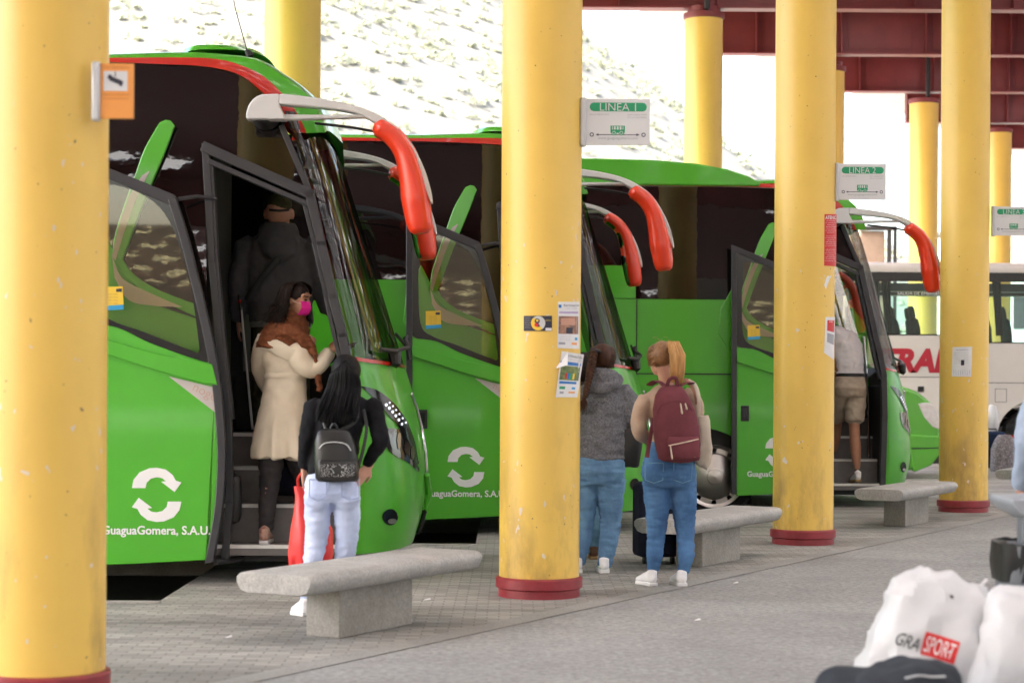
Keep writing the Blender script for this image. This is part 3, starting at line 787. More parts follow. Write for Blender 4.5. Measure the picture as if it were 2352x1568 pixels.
def make_bus():
    root = empty('coach')
    # --- outer skin of the door side
    b = MB()
    wx = HUBX; r = .78
    sw_line = xz([(478, 742), (400, 722), (345, 692), (295, 645), (268, 600), (255, 566)])
    arch = [(wx + (x - wx) * r / .6, z) for x, z in arc(wx, HUBZ - .05, .6, PI, 0, 18)]
    low = [(-12.5, .17), (wx - r, .17)] + arch + [(wx + r, .17), (OPEN_L, .17)] + sw_line + [(-12.5, WIN_Z)]
    b.prism(low, 0, .03)
    # far side, rear wall, underside
    b.box(-12.5, .0, W - .03, W, .17, 1.5); b.box(-12.55, -12.5, 0, W, .17, 3.45)
    # roof with its cove and stripes
    rows = [(SA, 0, .0), (SB_, .015, .0), (SC_, .07, .0)]
    n = len(SA); vs = []; ri = []
    def row(fn):
        ri.append(len(vs)); vs.extend(fn(i) for i in range(n))
    row(lambda i: SA[i] + Vector((0, .045, 0))); row(lambda i: SB_[i] + Vector((0, .055, 0))); row(lambda i: SC_[i] + Vector((0, .11, 0)))
    for yy, dz in ((.20, .022), (.4, .042), (.8, .055), (1.25, .06)): row(lambda i: Vector((SC_[i].x + min(.05, max(0, SC_[i].x + 1.1) * .05) * yy, yy, SC_[i].z + dz)))
    for yy, dz in ((1.7, .055), (2.1, .042), (2.34, .022), (2.43, 0)): row(lambda i: Vector((SC_[i].x + min(.05, max(0, SC_[i].x + 1.1) * .05) * (W - yy), yy, SC_[i].z + dz)))
    row(lambda i: SB_[i] + Vector((0, W - .012, 0))); row(lambda i: SA[i] + Vector((0, W, 0)))
    fs, mi = [], []
    for k in range(len(ri) - 1):
        for i in range(n - 1):
            fs.append((ri[k] + i, ri[k] + i + 1, ri[k + 1] + i + 1, ri[k + 1] + i)); mi.append(1 if k in (0, len(ri) - 2) else 0)
    b.add(vs, fs, mi)
    body = b.build('body', [M['green'], M['red']], root, angle=40)
    # --- windows: one long dark band
    g_ = MB()
    x1 = L(470, 330).x
    top = [(p.x, p.z) for p in SA if p.x < L(655, 275).x]
    wpoly = [(-12.45, WIN_Z + .004)] + [(a - .004, c_ + .006) for a, c_ in reversed(sw_line)] + [(x1, L(470, 330).z)] + xz([(718, 442), (650, 292), (655, 275)]) + [(a, c - .004) for a, c in reversed(top)]
    g_.prism(wpoly, .006, .02)
    g_.v = [(x, y + max(0, z - 2.3) * .05, z) for x, y, z in g_.v]
    g_.box(-12.4, -.6, W - .02, W - .004, 1.5, 3.36)
    win = g_.build('side_glass', M['dark_glass'], root)
    # --- nose
    zs = [.20, .24, .28, .34, .42, .52, .62, .74, .86, .98, 1.1, 1.2, 1.3, 1.4, 1.47, 1.53]
    def ybr(a): return W * (.5 - .5 * math.cos(PI * a))
    def nose(a, c):
        y = ybr(a); z = zs[round(c * (len(zs) - 1))]
        z = z - .05 * math.sin(PI * a) * (1 if z > 1.2 else 0)
        return front(y, z)
    ns = MB().grid(nose, 48, len(zs) - 1)
    ns.grid(lambda a, c: front(ybr(a), .2) * (1 - c) + Vector((-.3, ybr(a), .19)) * c, 48, 3)
    nose_o = ns.build('nose', M['green'], root, angle=60)
    # --- windscreen
    z0 = 1.53
    def ws(a, c):
        y = ybr(a); zb = z0 - .05 * math.sin(PI * a); return front(y, lerp(zb, 3.22, c))
    wsb = MB().grid(ws, 40, 26)
    ws_o = wsb.build('windscreen', M['screen_glass'], root, angle=60)
    tr = MB()
    def band(a, c): p = ws(a, lerp(.93, 1.0, c)); return p + front_n(p) * .003 if p.y < W / 2 else p + Vector((.003, 0, 0))
    tr.grid(band, 40, 3)
    def band2(a, c): p = ws(lerp(0.002, .06, a), c); return p + Vector((.004, -.001, 0))
    tr.build('screen_border', M['gloss_black'], ws_o)
    rl = MB(); rl.grid(lambda a, c: front(ybr(a), lerp(1.53, 1.555, c) - .05 * math.sin(PI * a)) + Vector((.012, -.002, 0)), 40, 2)
    rl.build('red_trim', M['red'], nose_o)
    ch = MB(); ch.tube([ws(.5, k / 20) + Vector((.012, -.02, 0)) for k in range(2, 20)], .016, 8); 
    # --- lamps on the nose
    front_patch('upper_lamp', [(829, 886), (868, 897), (905, 925), (938, 968), (956, 1012), (967, 1062)], [(829, 889), (862, 918), (898, 958), (920, 985), (938, 1030), (962, 1076)], M['gloss_black'], nose_o, .007, 22, 5)
    for i in range(6):
        for k in (0, 1):
            u, v = lerp(886, 924, i / 5) + k * (8 + i * .3), lerp(930, 974, (i / 5) ** 1.1) - k * 5 + (0 if k == 0 else i * .3)
            r_ = (4.0 - i * .1) if k == 0 else 2.6
            MB().poly([on_front(u + r_ * .8 * math.cos(q), v + r_ * math.sin(q), .012) for q in [2 * PI * j / 8 for j in range(8)]]).build('lamp_chip', M['led'], nose_o)
    front_patch('headlamp', [(880, 983), (905, 984), (930, 990), (950, 1018), (968, 1078)], [(881, 1000), (890, 1030), (912, 1048), (940, 1062), (967, 1084)], M['lens'], nose_o, .006, 18, 6)
    for u, v, a, c in ((917, 1012, 5, 20), (936, 1026, 7, 18), (950, 1040, 5, 15)):
        MB().poly([on_front(u + a * math.cos(q), v + c * math.sin(q), .011) for q in [2 * PI * j / 16 for j in range(16)]]).build('lamp_reflector', M['bronze'], nose_o)
    MB().poly([on_front(897 + 18 * math.cos(q), 1187 + 19 * math.sin(q), .006) for q in [2 * PI * j / 24 for j in range(24)]]).build('fog_lamp', M['gloss_black'], nose_o)
    MB().poly([on_front(901 + 11 * math.cos(q), 1196 + 6 * math.sin(q), .010) for q in [2 * PI * j / 24 for j in range(24)]]).build('fog_lens', M['chrome'], nose_o)
    cm = MB(); cm.tube([on_front(u, v, .02) for u, v in ((946, 905), (960, 940), (972, 985), (980, 1040), (984, 1085))], .012, 8); cm.build('chrome_strip', M['chrome'], nose_o)
    cm = MB(); cm.tube([on_front(u, v, .02) for u, v in ((984, 1090), (988, 1130), (990, 1165))], [.02, .035, .012], 8); cm.build('corner_blade', M['green'], nose_o)
    cm = MB(); cm.tube([on_front(u, v, .015) for u, v in ((990, 1172), (990, 1190), (984, 1222))], .022, 8); cm.build('bumper_pad', M['gloss_black'], nose_o)
    # --- wipers
    wp = MB(); P = lambda u, v, d: on_front(u, v, d)
    wp.tube([P(862, 806, .05), P(890, 812, .08), P(918, 805, .09), P(942, 787, .07)], .016, 8); wp.tube([P(895, 815, .05), P(898, 842, .05)], [.05, .035], 10)
    wp.tube([P(922, 792, .06), P(932, 780, .09), P(945, 783, .06)], .012, 8); wp.tube([P(908, 770, .03), P(935, 800, .06), P(938, 830, .05)], .012, 8)
    wp.build('wiper', M['black_trim'], root)
    # --- door opening frame
    fr = MB()
    def bar(pts, w_, d0=-.035, d1=.06):                    # flat bar along a picture polyline
        for (u0, v0), (u1, v1) in zip(pts, pts[1:]):
            a, c = L(u0, v0), L(u1, v1); d = (c - a).normalized(); s_ = Vector((-d.z, 0, d.x)) * w_ / 2; e = d * w_ * .3
            fr.prism([((a - e + s_).x, (a - e + s_).z), ((c + e + s_).x, (c + e + s_).z), ((c + e - s_).x, (c + e - s_).z), ((a - e - s_).x, (a - e - s_).z)], d0, d1)
    bar([(473, 340), (714, 447)], .07); bar([(483, 372), (706, 468)], .035, -.02, .1)
    bar([(712, 445), (738, 560), (764, 680), (786, 770), (801, 845), (804, 1000), (800, 1150), (796, 1262)], .062)
    bar([(700, 470), (722, 560), (748, 680), (772, 790), (790, 860)], .03, .0, .1)
    bar([(648, 292), (715, 450)], .04, -.012, .03)
    bar([(473, 335), (488, 600), (506, 800), (524, 960), (528, 1150), (518, 1280)], .05, -.01, .08)
    bar([(486, 370), (497, 600), (516, 800), (532, 960)], .03, .0, .1)
    fr.build('door_frame', M['frame_grey'], root, bevel=.004)
    # --- entrance: steps, lining
    s = MB()
    zst = [.26, .52, .77, 1.00]; ysx = [.02, .30, .56, .82]
    xa, xb = OPEN_L + .02, .0
    for i, (z, y) in enumerate(zip(zst, ysx)):
        yn = (ysx + [1.6])[i + 1]
        s.box(xa, xb, y, yn + .02, z - (.07 if i == 0 else .30), z)
    s.build('entry_steps', M['step_grey'], root)
    e = MB()
    for z, y in zip(zst, ysx): e.box(xa, xb, y - .012, y + .035, z - .022, z + .003)
    e.build('step_edge', M['step_edge'], root)
    li = MB()
    li.box(-12.3, -.3, 1.2, W - .13, .9, 1.0); li.box(-12.3, -1.0, .13, 1.3, .9, 1.0)
    li.box(xa - .06, xa, .13, 1.3, .25, 3.2); li.box(-3.0, -2.95, .13, W - .05, 1.0, 3.3)
    li.box(-12.3, -.75, .13, W - .05, 3.30, 3.34)
    li.box(xb, xb + .04, .06, 1.0, .22, 1.35)
    li.box(-12.3, -1.0, .06, .1, .25, .9); li.box(-12.3, .1, W - .09, W - .13, .25, 1.5); li.box(-12.3, .1, .3, W - .1, .22, .27)
    # dashboard and driver's place
    li.prism([(-.15, .98), (.24, .98), (.26, 1.42), (.13, 1.56), (-.15, 1.35)], .70, W - .12)
    li.box(-.95, -.45, 1.55, 2.1, 1.0, 1.45); li.box(-1.0, -.88, 1.55, 2.1, 1.4, 2.15)
    li.build('cabin', M['interior'], root, bevel=.01)
    sw = MB(); sw.lathe([(.20, -.015), (.225, 0), (.20, .015), (.185, 0), (.20, -.015)], 24, caps=False)
    swo = sw.build('steering_wheel', M['black_trim'], root); swo.location = (-.22, 1.8, 1.55); swo.rotation_euler = (0, R(-35), 0)
    for i in range(4):
        sx = -1.55 - i * .85
        if i == 0:
            q = MB().loft([(0, 0, 0, .08, .22), (-.03, 0, .3, .085, .23), (-.10, 0, .62, .07, .21), (-.13, 0, .78, .055, .15), (-.14, 0, .84, .03, .1)], 20, 3)
            q.box(-.05, .45, -.22, .22, -.12, .02)
            so = q.build('passenger_seat', M['seat_tan'], root); so.location = (sx, 1.0, 1.42)
    hr = MB(); hr.tube([(xb - .05, .5, .5), (xb - .07, .45, 1.2), (xb - .12, .5, 1.9)], .017, 8); hr.tube([(xa + .06, .14, .45), (xa + .06, .1, 1.3)], .017, 8)
    hr.build('grab_rail', M['chrome'], root)
    # --- painted blade and swoosh over the side glass
    bl = MB()
    P = crv([(360, 300, 0), (335, 345, 0), (315, 400, 0), (290, 470, 0), (268, 540, 0), (262, 580, 0)], 24)
    P2 = crv([(404, 292, 0), (385, 345, 0), (358, 410, 0), (330, 480, 0), (300, 560, 0), (285, 600, 0)], 24)
    tip = [(362, 296), (370, 284), (383, 278), (396, 280), (404, 292)]
    bl.prism(xz([(p.x, p.y) for p in reversed(P)] + tip + [(p.x, p.y) for p in P2]), -.03, .004)
    Q = crv([(262, 575, 0), (278, 620, 0), (320, 662, 0), (390, 700, 0), (470, 735, 0)], 20); Q2 = crv([(285, 595, 0), (305, 625, 0), (345, 655, 0), (400, 680, 0), (470, 705, 0)], 20)
    bl.prism(xz([(p.x, p.y) for p in Q2] + [(p.x, p.y) for p in reversed(Q)]), -.028, .004)
    bl.prism(xz([(180, 690), (225, 760), (478, 850), (478, 740), (330, 690), (268, 585), (235, 520), (190, 600)]), -.012, .003)
    blo = bl.build('blade_panel', M['green'], root, bevel=.012)
    sw = MB(); S1 = crv([(268, 640, 0), (300, 690, 0), (360, 703, 0), (420, 706, 0)], 16); S2 = crv([(262, 590, 0), (285, 640, 0), (340, 670, 0), (420, 705, 0)], 16)
    sw.prism(xz([(p.x, p.y) for p in S2] + [(p.x, p.y) for p in reversed(S1)]), -.034, -.024)
    T1 = crv([(345, 398, 0), (318, 450, 0), (290, 520, 0), (272, 590, 0)], 12); T2 = crv([(338, 400, 0), (330, 406, 0), (300, 470, 0), (262, 590, 0)], 12)
    T1 = [(347, 397), (325, 440), (305, 490), (286, 545), (270, 600)]; T2 = [(345, 396), (330, 406), (303, 450), (280, 510), (262, 590)]
    sw.prism(xz(T1 + list(reversed(T2))), -.0345, -.028)
    sw.build('white_swoosh', M['grey_decal'], blo)
    # --- wheels
    for hx in (HUBX, -8.1):
        for yy, sg in ((.02, 1), (W - .34, -1)):
            ty = MB().lathe([(.30, .03), (.44, .0), (TYR - .012, .03), (TYR, .08), (TYR, .26), (TYR - .02, .31), (.30, .32)], 48, (hx, yy + .04, HUBZ), 'y')
            to = ty.build('wheel', M['tyre'], root)
            if sg > 0:
                rb = MB(); rb.lathe([(.31, .03), (.345, .012), (.35, .03), (.345, .05), (.31, .06)], 48, (hx, yy, HUBZ), 'y', caps=False)
                rb.lathe([(.27, .045), (.245, .012), (.16, -.012), (.09, -.02), (.085, -.04), (.0001, -.05)], 40, (hx, yy, HUBZ), 'y', caps=False)
                for k in range(10):
                    a = 2 * PI * k / 10
                    rb.prism(arc(0, 0, .33, a - .20, a + .20, 4) + arc(0, 0, .24, a + .26, a - .26, 4), yy + .03, yy + .05, M=Matrix.Translation((hx, 0, HUBZ)))
                rb.build('rim', M['alloy'], to)
                MB().lathe([(.34, .07), (.0001, .07)], 32, (hx, yy, HUBZ), 'y', caps=False).build('hub_recess', M['black_trim'], to)
    ax_ = MB(); ax_.box(-12.2, -.2, .35, W - .35, .12, .30); ax_.box(HUBX - .7, HUBX + .62, .3, 1.0, .30, .95)
    ax_.build('underbody', M['black_trim'], root)
    pad = MB(); pad.tube(crv([L(538, 1095, .10), L(540, 1110, .10), L(541, 1160, .10), L(538, 1196, .10)], 8), [(.05, .05), (.052, .05), (.052, .05), (.05, .05), (.05, .05), (.05, .05), (.045, .05), (.03, .04)], 14); pad.build('door_pad', M['black_trim'], root)
    # --- mirrors
    def mirror(name_y, flip):
        k = -1 if flip else 1
        ar = MB()
        def m(u, v, dy=0):
            q = L(u, v, -.25); q.y = -.25 + dy
            if flip: q.y = W - q.y
            return q
        y0_, y1_ = (-.33, -.19) if not flip else (W + .19, W + .33)
        def pol(pts): return [(q.x, q.z) for q in (L(u, v, -.25) for u, v in pts)]
        def sm(pts, n): return [(p_.x, p_.y) for p_ in crv([(a_, c_, 0) for a_, c_ in pts], n)]
        top = sm([(603, 221), (650, 220), (720, 228), (790, 240), (850, 258), (902, 289), (944, 335), (972, 388), (988, 440), (992, 468)], 34)
        low = sm([(986, 466), (972, 430), (950, 385), (918, 335), (876, 296), (838, 272), (800, 259), (730, 250), (640, 243)], 34)
        blk = sm([(566, 268), (572, 246), (586, 229), (603, 221)], 8)
        ar.prism(pol([(566, 277)] + blk + [(641, 220), (641, 243), (650, 262), (658, 278)]), y0_, y1_)
        ar.prism(pol([(641.5, 220.2)] + top[4:] + low), y0_ + .004, y1_ - .004)
        ar.prism(pol([(650, 265), (720, 266), (862, 265), (866, 271), (720, 276), (655, 278)]), y0_ + .03, y1_ - .03)
        ao = ar.build('mirror_arm', M['mirror_white'], root, bevel=.016)
        rb = MB(); rb.tube([m(720, 280, .08), m(800, 288, .1), (m(884, 304, .06))], .010, 8)
        ys_ = W - .02 if flip else .02
        rb.build('heater_cable', M['black_trim'], ao)
        MB().tube([m(600, 258), Vector((m(600, 258).x, ys_, m(600, 258).z))], [(.07, .08), (.09, .10)], 14).build('mirror_bracket', M['black_trim'], ao)
        cs = MB()
        cp = crv([m(858, 288), m(878, 297), m(905, 318), m(928, 352), m(942, 398), m(950, 440), m(956, 480), m(962, 520), m(964, 536)], 36)
        cr = [(interp([(0, .04), (2, .066), (6, .068), (12, .072), (17, .085), (23, .10), (29, .09), (33, .07), (35, .05)], i), interp([(0, .07), (3, .115), (24, .125), (32, .09), (35, .05)], i)) for i in range(36)]
        cs.tube(cp, cr, 24, up=(0, 0, 1), flat=1)
        co = cs.build('mirror_casing', M['mirror_red'], root, angle=70)
        gl = MB()                                            # the glasses look back and in, at the driver
        sg = -1 if flip else 1
        for (i0, i1) in ((2, 9), (11, 17), (20, 33)):
            vs = []
            for i in range(i0, i1 + 1):
                t_ = (cp[min(i + 1, 35)] - cp[max(i - 1, 0)]).normalized(); nrm = Vector((-t_.z, 0, t_.x)); nrm = -nrm if nrm.x > 0 else nrm
                if i < 9: nrm = -nrm if nrm.z > 0 else nrm
                for q in (12, 32, 55):
                    e_ = .9 if i in (i0, i1) else 1.0
                    vs.append(cp[i] + nrm * (cr[i][0] * math.cos(R(q)) + .003) * 1.0 + Vector((0, sg * (cr[i][1] * math.sin(R(q)) * e_ + .003), 0)))
            n_ = i1 - i0 + 1
            gl.add(vs, [(3 * i + k_, 3 * i + k_ + 1, 3 * i + k_ + 4, 3 * i + k_ + 3) for i in range(n_ - 1) for k_ in (0, 1)])
        gl.build('mirror_glass', M['mirror_face'], co)
        if flip: ao['far_side'] = co['far_side'] = 1
    mirror(0, False); mirror(0, True)
    # --- roof bits
    pod = MB(); a, c = L(415, 113), L(582, 131)
    pod.loft([(0, 0, 0, .32, .8), (-.02, 0, .035, .30, .76), (-.08, 0, .065, .2, .6)], 24, 3)
    po = pod.build('roof_hatch', M['green'], root); po.location = (-.92, 1.0, 3.67)
    an = MB(); an.tube([(0, 0, 0), (-.02, 0, .04)], [.035, .02], 10); an.tube([(-.02, 0, .04), (-.10, 0, .32), (-.17, 0, .66)], [.005, .004, .003], 6)
    ao = an.build('antenna', M['black_trim'], root); ao.location = L(577, 128, .25) + Vector((0, 0, -.01))
    return root

def make_door():
    d = empty('door')
    Y = -.17
    def o(pts): return [(q.x, q.z) for q in (L(u, v, Y) for u, v in pts)]
    right = crv([(405, 455, 0), (430, 535, 0), (462, 660, 0), (487, 770, 0), (505, 870, 0), (515, 970, 0), (518, 1060, 0), (511, 1170, 0), (490, 1290, 0)], 30)
    right = [(p.x, p.y) for p in right]
    inn = [(u - 23 - 6 * (1 - i / 29), v) for i, (u, v) in enumerate(right)]
    f = MB()
    outer = [(178, 358)] + [(400, 450)] + right + [(478, 1290)]
    # frame bars: top, leading edge, rear edge
    f.prism(o([(178, 358), (400, 448), (406, 456), (398, 478), (385, 470), (196, 388), (178, 384)]), Y - .02, Y + .05)
    e = right; i_ = [(u - 19, v + 3) for u, v in right]
    f.prism(o(e + list(reversed(i_))), Y - .03, Y + .05)
    f.prism(o([(178, 362), (197, 372), (197, 1290), (178, 1290)]), Y - .01, Y + .05)
    fo = f.build('door_frame', M['frame_grey'], d, bevel=.006)
    # window with wide black border
    gout = [(197, 388), (385, 468)] + [(p[0], p[1]) for p in i_ if p[1] < 836]
    gout[-1] = (gout[-1][0], 832)
    low = crv([(474, 832, 0), (420, 815, 0), (340, 785, 0), (270, 752, 0), (197, 742, 0)], 20)
    hole = [(p.x, p.y) for p in crv([(222, 420, 0), (290, 432, 0), (350, 462, 0), (390, 510, 0), (420, 590, 0), (443, 690, 0), (458, 800, 0)], 26)]
    lowh = [(p.x, p.y) for p in crv([(458, 812, 0), (400, 790, 0), (330, 762, 0), (262, 738, 0), (222, 700, 0), (215, 560, 0)], 22)]
    hl = hole + lowh; n = len(hl)
    def resample(poly, m_):
        P = [Vector((a, b, 0)) for a, b in poly] + [Vector((*poly[0], 0))]
        ln = [0]
        for a, b in zip(P, P[1:]): ln.append(ln[-1] + (b - a).length)
        out = []
        for i in range(m_):
            t = ln[-1] * i / m_
            for k in range(len(P) - 1):
                if ln[k + 1] >= t: out.append(P[k].lerp(P[k + 1], (t - ln[k]) / max(1e-6, ln[k + 1] - ln[k]))); break
        return [(p.x, p.y) for p in out]
    oo = gout + [(p.x, p.y) for p in low]
    ring_o, ring_h = [], resample(hl, 80)
    cx, cy = 330, 620
    def hit(ang):                                           # border outline seen from the pane's middle
        best = None
        for (x0, y0), (x1, y1) in zip(oo, oo[1:] + oo[:1]):
            dx, dy = math.cos(ang), math.sin(ang); ex_, ey = x1 - x0, y1 - y0
            det = dx * ey - dy * ex_
            if abs(det) < 1e-9: continue
            t = ((x0 - cx) * ey - (y0 - cy) * ex_) / det; s_ = ((x0 - cx) * dy - (y0 - cy) * dx) / det
            if t > 0 and -1e-6 <= s_ <= 1 + 1e-6 and (best is None or t > best): best = t
        return (cx + best * math.cos(ang), cy + best * math.sin(ang)) if best else (cx, cy)
    ring_o = [hit(math.atan2(v - cy, u - cx)) for u, v in ring_h]
    vs = [L(u, v, Y - .004) for u, v in ring_o] + [L(u, v, Y - .004) for u, v in ring_h]
    bd = MB().add(vs, [(i, (i + 1) % 80, 80 + (i + 1) % 80, 80 + i) for i in range(80)])
    pane = MB().prism(o(oo), Y + .002, Y + .008).build('door_pane', M['door_glass'], d)
    bd.build('pane_border', M['gloss_black'], pane, solid=.003)
    # lower green panel with the raised waist rail
    lowr = [p for p in right if p[1] > 820]
    lo_i = [(u - 17, v) for u, v in lowr]
    gp = MB()
    gp.prism(o([(197, 742)] + [(p.x, p.y) for p in reversed(low)][1:-1] + [(470, 832)] + lo_i + [(478, 1284), (330, 1292), (197, 1297)]), Y - .004, Y + .03)
    gp.prism(o([(197, 765), (245, 780), (360, 812), (488, 836), (500, 884), (470, 880), (360, 850), (245, 812), (197, 797)]), Y - .035, Y - .003)
    gpo = gp.build('door_panel', M['green'], d, bevel=.008)
    tri = MB().prism(o([(388, 864), (494, 890), (501, 952)]), Y - .0065, Y - .0042).build('pale_triangle', M['grey_decal'], gpo)
    c = L(468, 905, Y - .008)
    text('maker_name', 'noge', M['letter_tan'], gpo, c, .058, .165, rot=(0, R(27), 0), bold=-.012)
    # arrows logo
    lc = L(360, 1135, Y - .0066)
    for s_ in (1, -1):
        up = [(-0.165, .045), (-.155, .10), (-.115, .15), (-.05, .178), (.0, .182), (.06, .170), (.105, .135), (.128, .095), (.165, .084), (.120, .020), (.030, .088), (.062, .092), (.035, .113), (0, .118), (-.04, .108), (-.068, .080), (-.075, .045)]
        MB().prism([(a * s_ + lc.x, b_ * s_ + lc.z) for a, b_ in up], Y - .0068, Y - .0042).build('arrow_logo', M['white_decal'], gpo)
    text('operator_name', 'GuaguaGomera, S.A.U.', M['white_decal'], gpo, L(359, 1219, Y - .0075), .078, .725, bold=.022)
    hd = MB().prism(o([(212, 960), (243, 960), (243, 1018), (212, 1018)]), Y - .012, Y - .003).build('door_handle', M['black_trim'], d, bevel=.008)
    MB().prism(o([(220, 970), (235, 970), (235, 1008), (220, 1008)]), Y - .0145, Y - .0115).build('handle_cup', M['gloss_black'], hd)
    sk_ = MB().prism(o([(238, 660), (283, 658), (285, 700), (238, 703)]), Y - .003, Y + .001).build('notice_sticker', M['yellow'], pane)
    MB().prism(o([(238, 703), (285, 700), (285, 711), (238, 714)]), Y - .0031, Y + .001).build('sticker_band', M['sky_blue'], pane)
    for k in range(4): text('sticker_print', 'validar su billete', M['photo_tan'], pane, L(260, 676 + k * 7, Y - .0042), .008, .07)
    MB().prism(o([(268, 664), (281, 663), (281, 671), (268, 671)]), Y - .0036, Y - .002).build('sticker_mark', M['ink'], pane)
    # arms that carry the door
    am = MB(); am.tube([L(410, 458, Y), L(455, 452, -.1), L(498, 458, -.03)], .013, 8); MB().tube([L(495, 1290, Y + .05), L(540, 1285, .1), L(560, 1278, .2)], .02, 8).build('door_arm', M['frame_grey'], d)
    am.build('door_arm', M['frame_grey'], d)
    return d

bus = make_bus()
door = make_door(); door.parent = bus
BUSES = [(X0, YB), (.858, 18.06), (4.12, 22.1)]
labels = ['green coach nearest the camera, two passengers climbing in at its open door', 'middle green coach standing between the other two, door open', 'farthest green coach with a humped roof and a man in shorts on its steps']
TH = R(1.6)
coaches = []
for i, (x, y) in enumerate(BUSES):
    o = bus if i == 0 else copy_tree(bus, None, ('roof_hatch', 'antenna') if i == 2 else ())
    o.location = (x, y, 0); o.rotation_euler = (0, 0, TH)
    tag(o, labels[i], 'coach', 'green coaches at the bays'); coaches.append(o)
# the third coach: raised roof hump, belt lines, lower glass edge
b3 = coaches[2]
hump = MB(); pr = [(-12.4, 3.55), (-12.4, 3.84)] + [(-3.2, 3.845), (-2.6, 3.835), (-2.1, 3.80), (-1.75, 3.74), (-1.5, 3.66), (-1.38, 3.59), (-1.38, 3.55)]
hump.prism(pr, .03, W - .03).build('roof_hump', M['green'], b3, bevel=.02)
for c_ in kids(b3):
    if c_.name.startswith('wheel'): c_.location.x += .25
    if c_.type == 'EMPTY' and c_.name.startswith('door'): c_.location.x += .10
    if 'far_side' in c_: c_.location = (-.2, 0, -.38)
pnl = MB(); pnl.box(-4.2, -2.76, -.004, .001, WIN_Z, 2.66).build('upper_panel', M['green'], b3)
gp = MB(); gp.box(-2.74, -1.0, -.003, .001, 1.46, 1.475); gp.box(-2.752, -2.74, -.0055, .001, .6, 2.3); gp.build('panel_joint', M['black_trim'], b3)

# ------------------------------------------------------------------ people
def cloth(name, col, col2=None, **k):
    k.setdefault('vs', 9); k.setdefault('bump', .35); k.setdefault('bs', 38)
    return pm(name, col, .85, col2=col2, spec=.2, **k)
M['denim_blue'] = cloth('mid blue denim', (.10, .22, .42), (.045, .11, .24), vs=6, stretch=(1, 1, .55))
M['denim_grey'] = cloth('washed blue denim', (.16, .30, .46), (.075, .15, .27), vs=6, stretch=(1, 1, .55))
M['denim_pale'] = cloth('pale denim', (.60, .67, .88), (.47, .55, .78), vs=6, stretch=(1, 1, .6))
M['denim_light'] = cloth('light worn denim', (.17, .33, .46), (.10, .22, .34))
M['black_knit'] = cloth('black knit', (.010, .010, .013), (.006, .006, .008))
M['grey_fleece'] = cloth('grey fleece', (.20, .20, .215), (.08, .08, .09), vs=75, bump=.6, bs=110)
M['beige_knit'] = cloth('beige knit', (.50, .37, .28), (.42, .30, .225), vs=12, bs=120)
M['hoodie'] = cloth('charcoal hoodie', (.115, .115, .13), (.085, .085, .095))
M['tshirt_grey'] = cloth('pale grey shirt hem', (.22, .24, .25))
M['camo'] = cloth('camouflage cloth', (.10, .09, .05), (.02, .024, .016), vs=16)
M['trench'] = cloth('cream trench coat', (.73, .645, .505), (.65, .565, .435), vs=5, bs=14, bump=.5)
M['scarf'] = cloth('rust brown shawl', (.22, .075, .032), (.12, .040, .018), vs=40, bump=.6, bs=70)
M['trouser_grey'] = cloth('dark grey trousers', (.06, .055, .058), (.04, .037, .04))
M['shirt_white'] = cloth('white shirt', (.78, .73, .76), (.70, .66, .69))
M['khaki'] = cloth('khaki shorts', (.44, .36, .28), (.36, .29, .23))
M['white_shoe'] = pm('white shoe', (.78, .77, .78), .5, var=.05, vs=20)
M['shoe_sole'] = pm('white rubber sole', (.7, .7, .7), .6)
M['brown_shoe'] = pm('brown shoe', (.10, .045, .02), .6)
M['gold_shoe'] = pm('pale gold shoe', (.62, .48, .36), .4, col2=(.3, .08, .07), vs=22)
M['sole_dark'] = pm('brown gum sole', (.35, .22, .10), .7)
M['hair_black'] = pm('black hair', (.0045, .0043, .005), .55, var=.3, vs=30, stretch=(1, 1, .1), spec=.16)
M['hair_brown'] = pm('brown hair', (.075, .028, .012), .5, col2=(.026, .010, .005), vs=40, stretch=(1, 1, .15), spec=.25)
M['hair_dark'] = pm('dark wavy hair', (.022, .011, .007), .55, col2=(.008, .005, .004), vs=30, spec=.2)
M['hair_blonde'] = pm('strawberry blonde hair', (.66, .37, .13), .45, col2=(.36, .17, .055), vs=34, stretch=(1, 1, .12))
M['hair_root'] = pm('darker blonde roots', (.32, .16, .065), .45, col2=(.15, .07, .03), vs=40)
M['pink_mask'] = cloth('pink face mask', (.80, .03, .33), (.72, .02, .28), vs=20)
M['cream'] = cloth('cream lining', (.62, .52, .40))
M['cap_camo'] = cloth('camouflage cap', (.09, .085, .04), (.03, .032, .018), vs=22)
M['leather'] = pm('black leather', (.012, .012, .012), .38, bump=.15, bs=80, var=.3)
M['pale_blue_shirt'] = cloth('pale blue shirt', (.36, .43, .55))

class Person:
    def __init__(s, label, u, v, Y, z0=0.0, grp='people at the coaches'):
        s.Y = Y; s.o = at(u, 868, Y); s.o.z = z0
        s.root = empty('person', s.o); tag(s.root, label, 'person', grp)
        s.b = MB(); s.m = MB(); s.skinpts = []
    def J(s, u, v, dy=0.0):
        p = at(u, v, s.Y + dy) - s.o; return p
    def finish_body(s, mat, voxel=.0065):
        return s.b.build('body', mat, s.root, voxel=voxel, relax=3)

def fold(sc, amp, ax=(1, 1, 1)):
    def d(co, n): return noise.noise((co.x * sc * ax[0], co.y * sc * ax[1], co.z * sc * ax[2])) * amp + noise.noise((co.x * sc * 2.3 * ax[0] + 5, co.y * sc * 2.3 * ax[1], co.z * sc * 2.3 * ax[2])) * amp * .5
    return d

